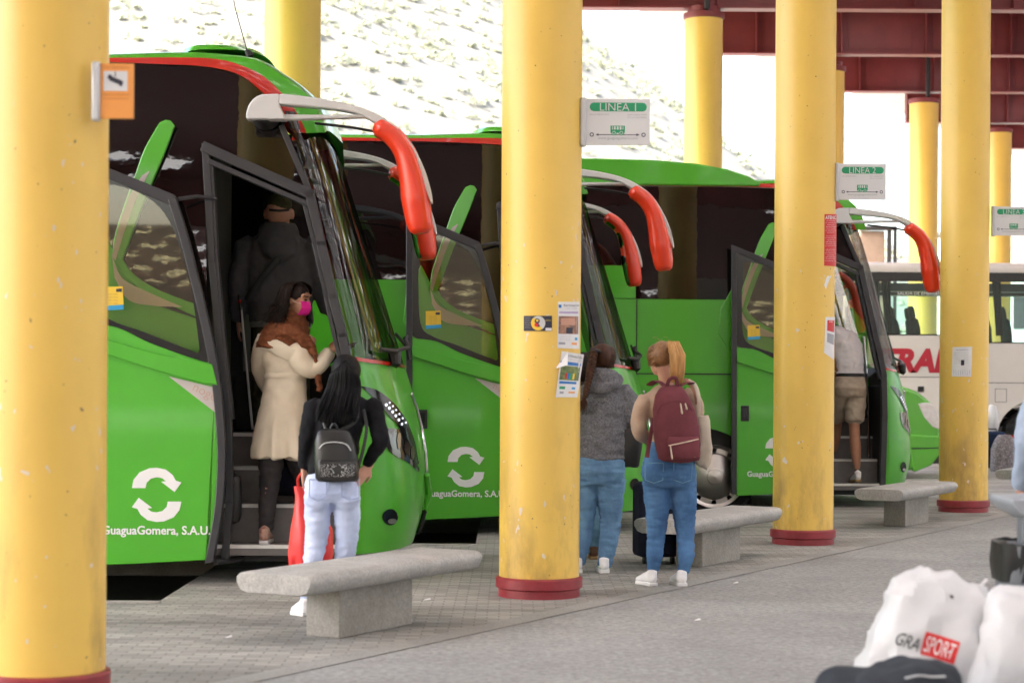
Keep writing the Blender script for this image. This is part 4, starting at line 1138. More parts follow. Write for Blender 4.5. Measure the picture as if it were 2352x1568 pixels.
def head(mb, c, yaw=0, pitch=0, s=1.0, neck=None, nose=True):
    """skull, jaw, nose and ears; yaw 0 looks away from the camera, positive turns towards +x"""
    Mh = Matrix.Rotation(-yaw, 3, 'Z') @ Matrix.Rotation(pitch, 3, 'X')
    def P(x, y, z): return c + Mh @ Vector((x * s, y * s, z * s))
    M4 = Mh
    mb.ball(P(0, -.008, .018), (.074 * s, .093 * s, .095 * s), 20, M4)
    mb.ball(P(0, .028, -.045), (.056 * s, .062 * s, .068 * s), 18, M4)
    mb.ball(P(0, .062, -.085), (.024 * s, .022 * s, .02 * s), 12, M4)
    mb.tube([P(0, .088, .012), P(0, .104, -.022), P(0, .092, -.034)], [.009 * s, .014 * s, .012 * s], 8)
    for q in (-1, 1):
        mb.ball(P(.076 * q, -.004, -.012), (.011 * s, .02 * s, .031 * s), 10, M4)
        mb.ball(P(.03 * q, .074, -.02), (.024 * s, .016 * s, .02 * s), 10, M4)
        mb.tube([P(.050 * q, .070, .036), P(.03 * q, .084, .040), P(.012 * q, .086, .034)], .009 * s, 8)
    mb.tube([P(-.022, .083, -.058), P(0, .089, -.056), P(.022, .083, -.058)], [.006 * s, .009 * s, .006 * s], 8)
    if neck is not None: mb.tube([P(0, -.02, -.05), neck + Vector((0, -.01, .05)), neck], [.052 * s, .050 * s, .062 * s], 16)
    return P

def hand(mb, w_, d, palm, s=1.0, curl=.5, side=1):
    """palm, four jointed fingers and a thumb; w_: wrist, d: pointing direction, palm: direction the palm faces"""
    d = Vector(d).normalized(); palm = Vector(palm); palm = (palm - d * palm.dot(d)).normalized(); x = d.cross(palm) * side
    mb.tube([w_ - d * .01, w_ + d * .03 * s, w_ + d * .06 * s, w_ + d * .088 * s], [(.017 * s, .026 * s), (.016 * s, .034 * s), (.015 * s, .040 * s), (.012 * s, .038 * s)], 12, up=palm)
    for i, (off, ln) in enumerate(((-.029, .068), (-.010, .078), (.010, .074), (.028, .058))):
        p = w_ + d * .082 * s + x * off * s; dirn = d.copy(); pts = [p - d * .012]
        for k, f in enumerate((.42, .32, .26)):
            pts.append(pts[-1] + dirn * ln * f * s + (d * .012 if k == 0 else Vector()))
            dirn = (dirn + palm * curl * (.5 + .25 * k)).normalized()
        mb.tube(pts, [.0088 * s, .0088 * s, .008 * s, .0065 * s], 8)
    b = w_ + d * .025 * s - x * .026 * s
    t1 = (d * .55 - x * .75 + palm * .25).normalized(); t2 = (d * .85 - x * .2 + palm * .35).normalized()
    mb.tube([b, b + t1 * .034 * s, b + t1 * .034 * s + t2 * .030 * s, b + t1 * .034 * s + t2 * .052 * s], [.014 * s, .0115 * s, .0095 * s, .007 * s], 8)

def strands(mb, n, fn, r0, seg=8, sides=5):
    """n locks; fn(i, t) gives the lock's course"""
    for i in range(n):
        pts = [fn(i, k / seg) for k in range(seg + 1)]
        mb.tube(pts, [(r0 * (1 - .55 * (k / seg) ** 2), r0 * .6 * (1 - .55 * (k / seg) ** 2)) for k in range(seg + 1)], sides, up=(0, 1, .1))

def shoe(parent, heel, toe, mat, sole, s=1.0, high=.075):
    heel, toe = Vector(heel), Vector(toe)
    d = (toe - heel); ln = d.length; d.normalize(); up = Vector((0, 0, 1)); sd_ = d.cross(up).normalized()
    mb = MB(); P = lambda t, z: heel + d * ln * t + up * z
    mb.tube([P(-.02, .05 * s), P(.10, .056 * s), P(.30, .055 * s), P(.50, .047 * s), P(.72, .036 * s), P(.9, .03 * s), P(1.0, .026 * s)],
            [(.034 * s, .026 * s), (.045 * s, .034 * s), (.046 * s, .036 * s), (.04 * s, .042 * s), (.03 * s, .046 * s), (.024 * s, .038 * s), (.014 * s, .018 * s)], 16, up=up)
    mb.tube([P(.12, .04 * s), P(.13, .10 * s)], [(.036 * s, .034 * s), (.042 * s, .037 * s)], 14, up=d)
    o = mb.build('shoe', mat, parent, voxel=.006, relax=3)
    pr = [( -.03, .030), (.15, .037), (.4, .037), (.65, .047), (.85, .044), (.98, .025), (1.04, 0)]
    out = [heel + d * ln * t + sd_ * w_ * s for t, w_ in pr] + [heel + d * ln * t - sd_ * w_ * s for t, w_ in reversed(pr[:-1])]
    sb_ = MB(); n = len(out)
    sb_.add([p + up * .001 for p in out] + [p + up * .026 * s for p in out], [list(range(n)), list(range(2 * n - 1, n - 1, -1))] + [(i, i + n, (i + 1) % n + n, (i + 1) % n) for i in range(n)])
    sb_.build('sole', sole, o, bevel=.004)
    return o

def legs(mb, chain_l, chain_r, hips, rl, flatness=1.0):
    """trouser volume: hips (sections) and two legs (points) with radii"""
    mb.loft(hips, 24, 2.3)
    for ch in (chain_l, chain_r): mb.tube(crv(ch, 22), [interp([(i * 21 / (len(rl) - 1), r_) for i, r_ in enumerate(rl)], k) for k in range(22)], 18, up=(0, 1, 0))

# --- woman with the studded backpack (long black hair)
def person_backpack():
    p = Person('woman with long black hair, black jumper and pale jeans behind the nearest bench', 765, 1417, 11.75)
    J = p.J
    hd = J(795, 862); nk = J(790, 905, .01)
    head(p.b, hd, R(8), 0, .98, nk)
    ls, rs_ = J(722, 928), J(856, 926); le, re = J(704, 1010, -.02), J(874, 1012, -.06); lw, rw = J(697, 1072, .06), J(846, 1070, -.02)
    p.b.loft([(*J(763, 1110), .135, .10), (*J(768, 1060), .125, .09), (*J(775, 1000), .11, .085), (*J(785, 950), .13, .09), (*J(789, 925), .14, .075), (*J(790, 908), .07, .06)], 20)
    for a, c, e in ((ls, le, lw), (rs_, re, rw)): p.b.tube(crv([a, (a + c) / 2, c, (c + e) / 2, e], 14), [interp([(0, .045), (6, .038), (13, .024)], i) for i in range(14)], 12)
    hand(p.b, J(848, 1068, -.02), (-.55, -.25, -.75), (-.5, .8, 0), .98, .25, -1)
    hand(p.b, lw, (0, .1, -1), (1, 0, 0), .95, .5, 1)
    fl, fr = J(692, 1405), J(775, 1400, .18)
    for a, k, f in ((J(731, 1120), J(725, 1240, .03), J(703, 1385)), (J(796, 1120), J(796, 1245, .055), J(782, 1387, .15))): p.b.tube([a, k, f], [.03, .016, .03], 12)
    p.finish_body(M['skin'])
    t = MB()
    t.loft([(*J(763, 1098), .150, .112), (*J(766, 1060), .145, .108), (*J(772, 1010), .138, .105), (*J(780, 965), .158, .108), (*J(786, 935), .175, .10), (*J(789, 918), .15, .085), (*J(790, 906), .07, .065)], 24)
    for a, c, e in ((ls, le, lw), (rs_, re, J(842, 1066, -.02))): t.tube(crv([a + Vector((0, 0, .0)), (a + c) / 2, c, (c + e) / 2, e], 16), [interp([(0, .062), (3, .058), (8, .048), (15, .034)], i) for i in range(16)], 14)
    t.build('jumper', M['black_knit'], p.root, voxel=.009, disp=fold(22, .006))
    b = MB()
    hips = [(*J(763, 1152), .135, .115), (*J(763, 1130, -.01), .166, .130), (*J(763, 1105), .160, .118), (*J(764, 1085), .145, .108)]
    legs(b, [J(731, 1140), J(729, 1190, .01), J(726, 1240, .03), J(716, 1300, -.005), J(708, 1345), J(702, 1384)], [J(796, 1140), J(797, 1190, .02), J(797, 1240, .05), J(787, 1300, .09), J(783, 1345, .12), J(782, 1386, .15)], hips, [.084, .077, .068, .055, .045, .034])
    b.ball(J(731, 1140, -.05), (.085, .075, .085), 16); b.ball(J(795, 1140, -.05), (.085, .075, .085), 16)
    b.build('jeans', M['denim_pale'], p.root, voxel=.009, disp=fold(16, .007, (.6, .6, 2.6)))
    pk = MB()
    for u in (716, 790):
        a = J(u, 1098, 0)
        yb = -.137
        q = [(0, 0), (.10, 0), (.10, -.10), (.05, -.125), (0, -.10)]
        for (x0, z0), (x1, z1) in zip(q, q[1:] + q[:1]): pk.tube([a + Vector((x0, yb, z0)), a + Vector((x1, yb, z1))], .0035, 6)
    pk.build('pocket_seam', cloth('pale denim seam', (.40, .47, .68)), p.root)
    shoe(p.root, J(712, 1405, -.02) * Vector((1, 1, 0)) if False else Vector((J(706, 1405).x, -.03, 0)), Vector((J(672, 1405).x, .10, 0)), M['white_shoe'], M['shoe_sole'], .95)
    shoe(p.root, Vector((J(782, 1400).x, .12, 0)), Vector((J(792, 1400).x, .33, 0)), M['white_shoe'], M['shoe_sole'], .95)
    an = MB(); an.tube([J(703, 1378), J(700, 1398)], [.036, .034], 14); an.build('sock', M['denim_light'], p.root)
    h = MB(); rr = random.Random(5)
    h.ball(hd + Vector((0, -.012, .03)), (.088, .104, .098), 20)
    data = [(rr.uniform(-1, 1), rr.uniform(-.02, 1), rr.uniform(-1, 1), rr.random()) for _ in range(420)]
    endc = J(782, 985)
    def lock(i, t):
        a, d_, j, l = data[i]
        top = hd + Vector((a * .062, -.055 - .05 * (1 - a * a) * d_, .085 - .055 * abs(a)))
        mid = hd + Vector((a * .098 - .004, -.075 - .035 * (1 - a * a) * d_, -.06))
        low = Vector((endc.x + a * .118 - .01, -.145 - .03 * d_, endc.z + (.02 + .09 * (1 - l) ** 2 + .03 * abs(a)) + j * .008)); low.x += j * .008
        q = 1 - t
        if t < .4: s_ = t / .4; r = top.lerp(mid, s_); r.z += .02 * math.sin(PI * s_); r.y -= .03 * math.sin(PI * s_); return r
        s_ = (t - .4) / .6; r = mid.lerp(low, s_); return r
    strands(h, 420, lock, .0085, 9)
    h.build('hair', M['hair_black'], p.root, angle=80)
    # backpack: a thing of its own
    r = empty('backpack', p.o + J(773, 1107, -.16)); tag(r, 'small black backpack with a studded pocket and star, worn over pale jeans', 'backpack', 'bags carried by travellers')
    o = J(773, 1107, -.16); Q = lambda u, v, dy=0: J(u, v, -.16 + dy) - o
    bk = MB(); c0 = Q(771, 1040)
    bk.loft([(*Q(775, 1105), .112, .05), (*Q(774, 1098), .125, .062), (*Q(773, 1060), .128, .068), (*Q(769, 1015), .115, .062), (*Q(767, 992), .098, .05), (*Q(767, 984), .07, .035)], 28, 3.2)
    bo = bk.build('bag_body', M['leather'], r, disp=fold(18, .004), angle=60)
    pc = MB(); pc.loft([(*Q(776, 1104, -.05), .100, .03), (*Q(776, 1096, -.055), .113, .035), (*Q(775, 1066, -.055), .115, .035), (*Q(774, 1056, -.05), .105, .025)], 28, 4)
    po = pc.build('front_pocket', M['leather'], r, angle=60)
    sd2 = MB(); rr = random.Random(2); cc = Q(776, 1080, -.094)
    def star_r(a): k = (a / (2 * PI) * 5) % 1; return lerp(.05, .021, abs(k * 2 - 1) if True else 0)
    for _ in range(330):
        x, z = rr.uniform(-.098, .098), rr.uniform(-.036, .036)
        rad, an_ = math.hypot(x, z), (math.atan2(z, x) - PI / 2) % (2 * PI)
        k = abs(((an_ / (2 * PI) * 5) % 1) * 2 - 1); lim = lerp(.018, .040, k)
        if rad < lim: continue
        sz = .0022 if rad > lim * 1.35 else .0034
        yy = .0 if abs(x) < .08 else .006
        sd2.add([cc + Vector((x - sz, yy, z)), cc + Vector((x, yy - .003, z + sz)), cc + Vector((x + sz, yy, z)), cc + Vector((x, yy - .003, z - sz))], [(0, 1, 2, 3)])
    so = sd2.build('stud_pattern', M['alu'], po); so['kind'] = 'stuff'
    zz = MB(); zz.tube(crv([Q(733, 1030, -.055), Q(745, 1018, -.066), Q(770, 1015, -.068), Q(795, 1020, -.066), Q(806, 1034, -.055)], 16), .004, 6); zz.build('zip', M['alu'], r)
    s_ = MB(); s_.tube(crv([Q(752, 988, .02), Q(745, 960, .05), Q(748, 935, .07)], 8), (.004, .016) and [(.004, .016)] * 8, 8, up=(0, 1, 0)); s_.tube(crv([Q(787, 986, .02), Q(815, 965, .03), Q(820, 930, .06)], 8), [(.004, .016)] * 8, 8, up=(0, 1, 0))
    s_.tube(crv([Q(818, 1090, .02), Q(832, 1040, .03), Q(842, 985, .05), Q(835, 940, .06)], 10), [(.003, .010)] * 10, 8, up=(0, 1, 0))
    s_.tube(crv([Q(758, 988, -.02), Q(767, 972, -.03), Q(777, 988, -.02)], 8), .008, 8)
    s_.build('shoulder_strap', M['leather'], r)
    return p
person_backpack()

# --- blonde woman
def person_blonde():
    p = Person('blonde woman with a ponytail, beige top and blue jeans wearing a maroon backpack', 1535, 1342, 13.6)
    J = p.J
    hd = J(1519, 824, .02); nk = J(1530, 893, .02)
    head(p.b, hd, R(-38), R(-6), 1.0, nk)
    ls, rs_ = J(1482, 916), J(1586, 902); le, re = J(1468, 990, -.02), J(1592, 985, .10); lw, rw = J(1498, 1010, .20), J(1590, 940, .24)
    p.b.loft([(*J(1535, 1060), .13, .10), (*J(1536, 1000), .11, .085), (*J(1535, 940), .13, .09), (*J(1533, 905), .13, .07), (*J(1531, 890), .065, .06)], 20)
    for a, c, e in ((ls, le, lw), (rs_, re, rw)): p.b.tube([a, c, e], [.042, .036, .026], 12)
    hand(p.b, lw, (.4, .8, .2), (.3, -.3, .8), .95, .5, 1); hand(p.b, rw, (-.2, .3, .9), (-1, 0, 0), .95, .7, -1)
    for a, k, f in ((J(1506, 1100), J(1508, 1210, .03), J(1499, 1324)), (J(1570, 1100), J(1574, 1210, .03), J(1566, 1324))): p.b.tube([a, k, f], [.03, .016, .03], 12)
    p.finish_body(M['skin'])
    t = MB()
    t.loft([(*J(1537, 1022), .128, .10), (*J(1537, 990), .122, .098), (*J(1536, 950), .138, .102), (*J(1534, 920), .158, .098), (*J(1533, 903), .145, .085), (*J(1531, 891), .09, .07), (*J(1530, 884), .065, .06)], 24)
    t.tube(crv([ls + Vector((.01, 0, .0)), J(1470, 948, -.02), le, J(1482, 1003, .10), lw], 16), [interp([(0, .062), (4, .058), (8, .052), (15, .034)], i) for i in range(16)], 14)
    t.tube(crv([rs_ + Vector((-.01, 0, 0)), J(1598, 940, .02), re, J(1592, 965, .18), rw], 16), [interp([(0, .064), (4, .058), (8, .052), (15, .034)], i) for i in range(16)], 14)
    t.build('knit_top', M['beige_knit'], p.root, voxel=.009, disp=fold(14, .006))
    b = MB()
    hips = [(*J(1537, 1118), .15, .12), (*J(1536, 1090, -.01), .190, .140), (*J(1536, 1060), .180, .125), (*J(1537, 1030), .150, .11), (*J(1537, 1012), .132, .102)]
    legs(b, [J(1506, 1100), J(1509, 1150, .01), J(1509, 1200, .03), J(1506, 1240, .03), J(1503, 1278, -.012), J(1500, 1305, -.005), J(1499, 1328)], [J(1569, 1100), J(1571, 1150, .01), J(1573, 1200, .03), J(1575, 1240, .03), J(1576, 1278, -.012), J(1571, 1305, -.005), J(1566, 1328)], hips, [.092, .089, .074, .061, .057, .041, .030])
    b.ball(J(1505, 1088, -.055), (.093, .085, .10), 16); b.ball(J(1568, 1088, -.055), (.093, .085, .10), 16)
    b.build('jeans', M['denim_blue'], p.root, voxel=.009, disp=fold(15, .007, (.6, .6, 2.8)))
    pk = MB()
    for u in (1482, 1548):
        a = J(u, 1063, -.148)
        q = [(0, 0), (.125, 0), (.12, -.115), (.06, -.135), (.0, -.115)]
        for (x0, z0), (x1, z1) in zip(q, q[1:] + q[:1]): pk.tube([a + Vector((x0, .0 if .02 < x0 < .11 else .012, z0)), a + Vector((x1, .0 if .02 < x1 < .11 else .012, z1))], .003, 6)
    pk.build('pocket_seam', M['denim_light'], p.root)
    for u, ut in ((1500, 1474), (1567, 1556)):
        shoe(p.root, Vector((J(u, 1342).x, -.05, 0)), Vector((J(ut, 1342).x - .01, .16, 0)), M['white_shoe'], M['shoe_sole'], 1.0)
    h = MB(); rr = random.Random(8)
    h.ball(hd + Vector((.006, -.018, .03)), (.084, .098, .094), 20)
    d1 = [(rr.uniform(-1, 1), rr.random()) for _ in range(240)]
    tie = J(1537, 797, -.09)
    def pull(i, t):
        a, c = d1[i]; ang = a * 2.2
        st_ = hd + Vector((math.sin(ang) * .086, -math.cos(ang) * .05 + .02, -.03 + .13 * c - .03 * abs(a)))
        r = st_.lerp(tie, t); o_ = (r - hd - Vector((0, 0, .02))); need = .098
        return hd + Vector((0, 0, .02)) + o_ * (max(o_.length, need * (1 - .1 * t)) / max(.001, o_.length))
    strands(h, 240, pull, .0058, 8)
    ho = h.build('hair', M['hair_root'], p.root, angle=80)
    h2 = MB(); d2 = [(rr.uniform(-1, 1), rr.uniform(-1, 1), rr.random()) for _ in range(300)]
    def tail(i, t):
        a, c, l = d2[i]
        P = [tie, J(1546, 784, -.125), J(1556, 815, -.15), J(1556, 850, -.15), J(1553 + a * 6, 862 + 22 * l + 6 * a, -.145)]
        k = t * 4; j = min(int(k), 3); q = P[j].lerp(P[j + 1], k - j)
        wd = interp([(0, .012), (.2, .034), (.5, .052), (.8, .046), (1, .022)], t)
        return q + Vector((a * wd, c * wd * .55, 0))
    strands(h2, 300, tail, .0052, 12)
    h2.tube(crv([tie + Vector((0, .01, .03)), tie + Vector((.014, -.03, .0)), tie + Vector((0, .01, -.03))], 8), .01, 8)
    h2.build('ponytail', M['hair_blonde'], p.root, angle=80)
    fly = MB(); d3 = [(rr.uniform(-1, 1), rr.uniform(.02, .06), rr.uniform(-.05, .06)) for _ in range(8)]
    for a, hgt, x in d3:
        s0 = hd + Vector((a * .06 + .02, -.03, .115)); fly.tube([s0, s0 + Vector((x * .5, 0, hgt * .6)), s0 + Vector((x, -.02, hgt * .6))], .0007, 4)
    fly.build('stray_hair', M['hair_blonde'], p.root)
    # maroon backpack
    o = J(1550, 1062, -.22); r = empty('backpack', p.o + o); tag(r, 'maroon canvas backpack with cream zip pulls on the blonde woman', 'backpack', 'bags carried by travellers')
    Q = lambda u, v, dy=0: J(u, v, -.20 + dy) - o
    M['maroon_canvas'] = cloth('maroon canvas', (.185, .052, .066), (.13, .036, .046), vs=5, bump=.3, bs=30)
    bk = MB()
    bk.loft([(*Q(1562, 1060), .115, .06), (*Q(1560, 1053), .140, .085), (*Q(1557, 1020), .153, .10), (*Q(1553, 980), .155, .10), (*Q(1548, 940), .145, .095), (*Q(1543, 908), .115, .08), (*Q(1541, 892), .08, .06), (*Q(1540, 885), .05, .03)], 32, 2.8)
    bo = bk.build('bag_body', M['maroon_canvas'], r, disp=fold(9, .014), angle=60)
    pc = MB(); pc.loft([(*Q(1573, 1056, -.07), .092, .03), (*Q(1572, 1048, -.085), .105, .04), (*Q(1570, 1012, -.085), .108, .042), (*Q(1569, 1003, -.08), .10, .03)], 28, 4)
    po = pc.build('front_pocket', M['maroon_canvas'], r, disp=fold(16, .006), angle=60)
    zp = MB(); zp.tube(crv([Q(1536, 1023, -.125), Q(1570, 1016, -.137), Q(1604, 1008, -.11)], 12), .004, 6); zp.build('zip', M['cream'], po)
    for (u, v, l) in ((1540, 1024, 30), (1563, 926, 24), (1574, 926, 14)):
        c = MB(); c.tube(crv([Q(u, v, -.135), Q(u + 2, v + l * .5, -.142), Q(u + 4, v + l, -.14)], 8), [.004, .005, .006, .006, .006, .007, .008, .005], 6); c.build('zip_pull', M['cream'], r)
    zp = MB(); zp.tube(crv([Q(1507, 950, -.07), Q(1520, 930, -.09), Q(1552, 920, -.10), Q(1580, 928, -.09), Q(1592, 950, -.06)], 16), .004, 6); zp.build('top_seam', M['maroon_canvas'], r)
    MB().box(-.02, .02, -.003, .003, -.019, .019, Matrix.Translation(Q(1601, 1042, -.112)) @ Matrix.Rotation(R(-10), 4, 'Y') @ Matrix.Rotation(R(18), 4, 'Z')).build('maker_patch', M['cream'], r, bevel=.002)
    s_ = MB(); s_.tube(crv([Q(1538, 900, .02), Q(1525, 884, .06), Q(1508, 875, .13), Q(1492, 884, .20)], 12), [(.007, .030)] * 12, 10, up=(0, 0, 1))
    s_.tube(crv([Q(1550, 895, .02), Q(1572, 880, .07), Q(1588, 880, .14)], 10), [(.007, .030)] * 10, 10, up=(0, 0, 1))
    s_.build('shoulder_strap', M['maroon_canvas'], r)
    s_ = MB(); s_.tube(crv([Q(1502, 960, .10), Q(1494, 1000, .06), Q(1486, 1050, .05)], 10), [(.003, .014)] * 10, 8, up=(0, 1, 0)); s_.tube(crv([Q(1505, 965, .05), Q(1510, 1000, .02), Q(1518, 1035, .0)], 8), [(.003, .010)] * 8, 8, up=(0, 1, 0)); s_.build('side_strap', M['maroon_canvas'], r)
    s_ = MB(); s_.tube(crv([Q(1531, 894, -.03), Q(1537, 872, -.05), Q(1552, 868, -.055), Q(1556, 890, -.03)], 14), [(.005, .012)] * 14, 8, up=(0, 1, 0)); s_.build('grab_loop', M['maroon_canvas'], r)
    # tote bag
    o = J(1615, 1075, -.02); r = empty('tote_bag', p.o + o); tag(r, 'cream canvas tote bag hanging from the blonde woman\'s shoulder', 'tote bag', 'bags carried by travellers')
    Q = lambda u, v, dy=0: J(u, v, -.02 + dy) - o
    M['tote'] = cloth('cream tote canvas', (.60, .52, .42), (.47, .40, .31), vs=7, bs=16)
    tb = MB(); tb.loft([(*Q(1613, 1075), .028, .03), (*Q(1612, 1062), .055, .07), (*Q(1614, 1030), .075, .10), (*Q(1612, 1000), .065, .13), (*Q(1608, 965), .06, .15), (*Q(1606, 955), .055, .15)], 28, 2.2)
    tb.build('bag_body', M['tote'], r, disp=fold(13, .022, (1, 1, .3)), angle=70)
    s_ = MB(); s_.tube(crv([Q(1604, 960, -.10), Q(1605, 915, -.10), Q(1596, 884, -.05), Q(1580, 872, .02)], 14), [(.004, .014)] * 14, 8, up=(0, 1, 0)); s_.build('bag_handle', M['tote'], r)
    M['tote_strap'] = cloth('tan striped strap', (.42, .22, .15))
    s_ = MB(); s_.tube(crv([Q(1604, 960, .10), Q(1600, 915, -.06), Q(1590, 888, -.045), Q(1572, 870, .01)], 14), [(.004, .014)] * 14, 8, up=(0, 1, 0)); s_.build('bag_handle', M['tote_strap'], r)
    return p
person_blonde()

# --- woman in the grey fleece with a braid
def person_fleece():
    p = Person('woman with a long brown braid and grey fleece beside the LINEA 1 column', 1385, 1313, 14.5)
    J = p.J
    hd = J(1383, 826, .01); nk = J(1384, 876, .02)
    head(p.b, hd, R(20), 0, 1.0, nk)
    ls, rs_ = J(1330, 898), J(1434, 894); le, re = J(1318, 975), J(1450, 960, .0); lw, rw = J(1325, 1040, .1), J(1440, 1000, .16)
    p.b.loft([(*J(1385, 1070), .15, .11), (*J(1385, 990), .14, .1), (*J(1384, 920), .14, .09), (*J(1384, 880), .065, .06)], 20)
    for a, c, e in ((ls, le, lw), (rs_, re, rw)): p.b.tube([a, c, e], [.045, .04, .028], 12)
    hand(p.b, rw, (.5, .6, -.3), (-.3, 0, -1), .95, .6, 1); hand(p.b, lw, (0, .2, -1), (1, 0, 0), .95, .4, -1)
    for a, k, f in ((J(1352, 1110), J(1345, 1190), J(1334, 1292)), (J(1405, 1110), J(1400, 1190), J(1388, 1292))): p.b.tube([a, k, f], [.03, .016, .03], 12)
    p.finish_body(M['skin'])
    t = MB()
    t.loft([(*J(1378, 1055), .205, .145), (*J(1379, 1020), .20, .145), (*J(1381, 975), .185, .135), (*J(1383, 930), .19, .125), (*J(1384, 900), .175, .105), (*J(1384, 880), .11, .085), (*J(1384, 868), .085, .075)], 28)
    t.tube(crv([J(1424, 898), J(1446, 925), re, J(1452, 985, .08), rw], 16), [interp([(0, .075), (4, .075), (9, .068), (15, .045)], i) for i in range(16)], 16)
    t.tube(crv([J(1342, 900), J(1324, 930), le, lw], 14), [interp([(0, .075), (5, .07), (13, .045)], i) for i in range(14)], 16)
    t.tube(crv([J(1333, 905, -.07), J(1352, 888, -.105), J(1384, 893, -.13), J(1410, 884, -.10), J(1422, 868, -.02)], 16), [(.04, .03)] * 16, 12)
    t.ball(J(1384, 866, -.05), (.12, .09, .075), 16)
    t.build('fleece', M['grey_fleece'], p.root, voxel=.01, disp=fold(9, .012, (1, 1, 2)))
    b = MB()
    hips = [(*J(1376, 1112), .16, .13), (*J(1376, 1080, -.01), .198, .15), (*J(1377, 1050), .19, .14)]
    legs(b, [J(1342, 1100), J(1341, 1140, .01), J(1340, 1205, .03), J(1334, 1250), J(1326, 1296)], [J(1403, 1100), J(1402, 1140, .01), J(1402, 1200, .03), J(1397, 1250), J(1388, 1298)], hips, [.112, .100, .078, .068, .050])
    b.ball(J(1346, 1082, -.05), (.10, .09, .10), 16); b.ball(J(1404, 1082, -.05), (.10, .09, .10), 16)
    b.build('jeans', M['denim_grey'], p.root, voxel=.009, disp=fold(14, .009, (.6, .6, 2.6)))
    for u, ut in ((1388, 1384), (1327, 1318)): shoe(p.root, Vector((J(u, 1313).x, -.06, 0)), Vector((J(ut, 1313).x, .17, 0)), M['white_shoe'], M['shoe_sole'], 1.05)
    h = MB(); rr = random.Random(4)
    h.ball(hd + Vector((-.002, -.016, .025)), (.086, .10, .096), 20)
    tie = J(1371, 808, -.105); d1 = [(rr.uniform(-1, 1), rr.random()) for _ in range(240)]
    def pull(i, t):
        a, c = d1[i]; ang = a * 2.1
        st_ = hd + Vector((math.sin(ang) * .086, -math.cos(ang) * .05 + .015, -.06 + .15 * c))
        r = st_.lerp(tie, t); o_ = r - hd - Vector((0, 0, .02))
        return hd + Vector((0, 0, .02)) + o_ * (max(o_.length, .099) / max(.001, o_.length))
    strands(h, 240, pull, .006, 8)
    h.build('hair', M['hair_brown'], p.root, angle=80)
    br = MB(); P = crv([J(1366, 806, -.13), J(1358, 840, -.15), J(1353, 868, -.175), J(1347, 895, -.18), J(1342, 915, -.18)], 31)
    for ph in (0, 1, 2):
        pts = []
        for i in range(31):
            a = i * .95 + ph * 2 * PI / 3; wd = interp([(0, .017), (8, .02), (30, .010)], i)
            pts.append(P[i] + Vector((math.cos(a) * wd, math.sin(a * 2) * wd * .6, .0)))
        br.tube(pts, [interp([(0, .014), (8, .017), (30, .009)], i) for i in range(31)], 8)
    d2 = [(rr.uniform(-1, 1), rr.uniform(-1, 1), rr.random()) for _ in range(40)]
    def tuft(i, t):
        a, c, l = d2[i]; q = J(1342, 915, -.18).lerp(J(1336 + a * 6, 938 + 14 * l, -.17), t); wd = interp([(0, .006), (.4, .024), (1, .018)], t); return q + Vector((a * wd, c * wd * .6, 0))
    strands(br, 40, tuft, .005, 6)
    br.build('braid', M['hair_brown'], p.root, angle=80)
    hb = MB(); hb.tube(crv([tie + Vector((-.02, -.01, 0)), tie + Vector((0, -.035, .01)), tie + Vector((.02, -.01, 0))], 8), .014, 8); hb.build('hair_band', M['black_trim'], p.root)
    o = J(1450, 1073, -.03); r = empty('handbag', p.o + o); tag(r, 'black leather handbag hanging at the side of the grey fleece', 'handbag', 'bags carried by travellers')
    Q = lambda u, v, dy=0: J(u, v, -.03 + dy) - o
    bg = MB(); bg.loft([(*Q(1446, 1073), .06, .03), (*Q(1447, 1068), .068, .04), (*Q(1450, 1030), .078, .05), (*Q(1452, 998), .085, .045), (*Q(1452, 985), .08, .03)], 28, 3.5)
    bg.build('bag_body', M['leather'], r, disp=fold(14, .006), angle=60)
    s_ = MB(); s_.tube(crv([Q(1430, 990), Q(1426, 950, .03), Q(1418, 905, -.02), Q(1405, 888, .02)], 12), [(.003, .010)] * 12, 8, up=(0, 1, 0)); s_.tube(crv([Q(1430, 1068), Q(1424, 1095, -.03), Q(1416, 1118, -.03), Q(1408, 1124, -.03)], 10), .004, 6)
    s_.tube(crv([Q(1470, 990), Q(1472, 960, .05), Q(1462, 930, .08)], 10), [(.003, .010)] * 10, 8, up=(0, 1, 0)); s_.build('bag_strap', M['leather'], r)
    ck = MB()
    for i in range(4): ck.lathe([(.006, -.002), (.009, 0), (.006, .002)], 10, tuple(Q(1428 + (i % 2) * 3, 985 + i * 6, -.04)), 'y', caps=False)
    ck.build('buckle', M['alu'], r)
person_fleece()

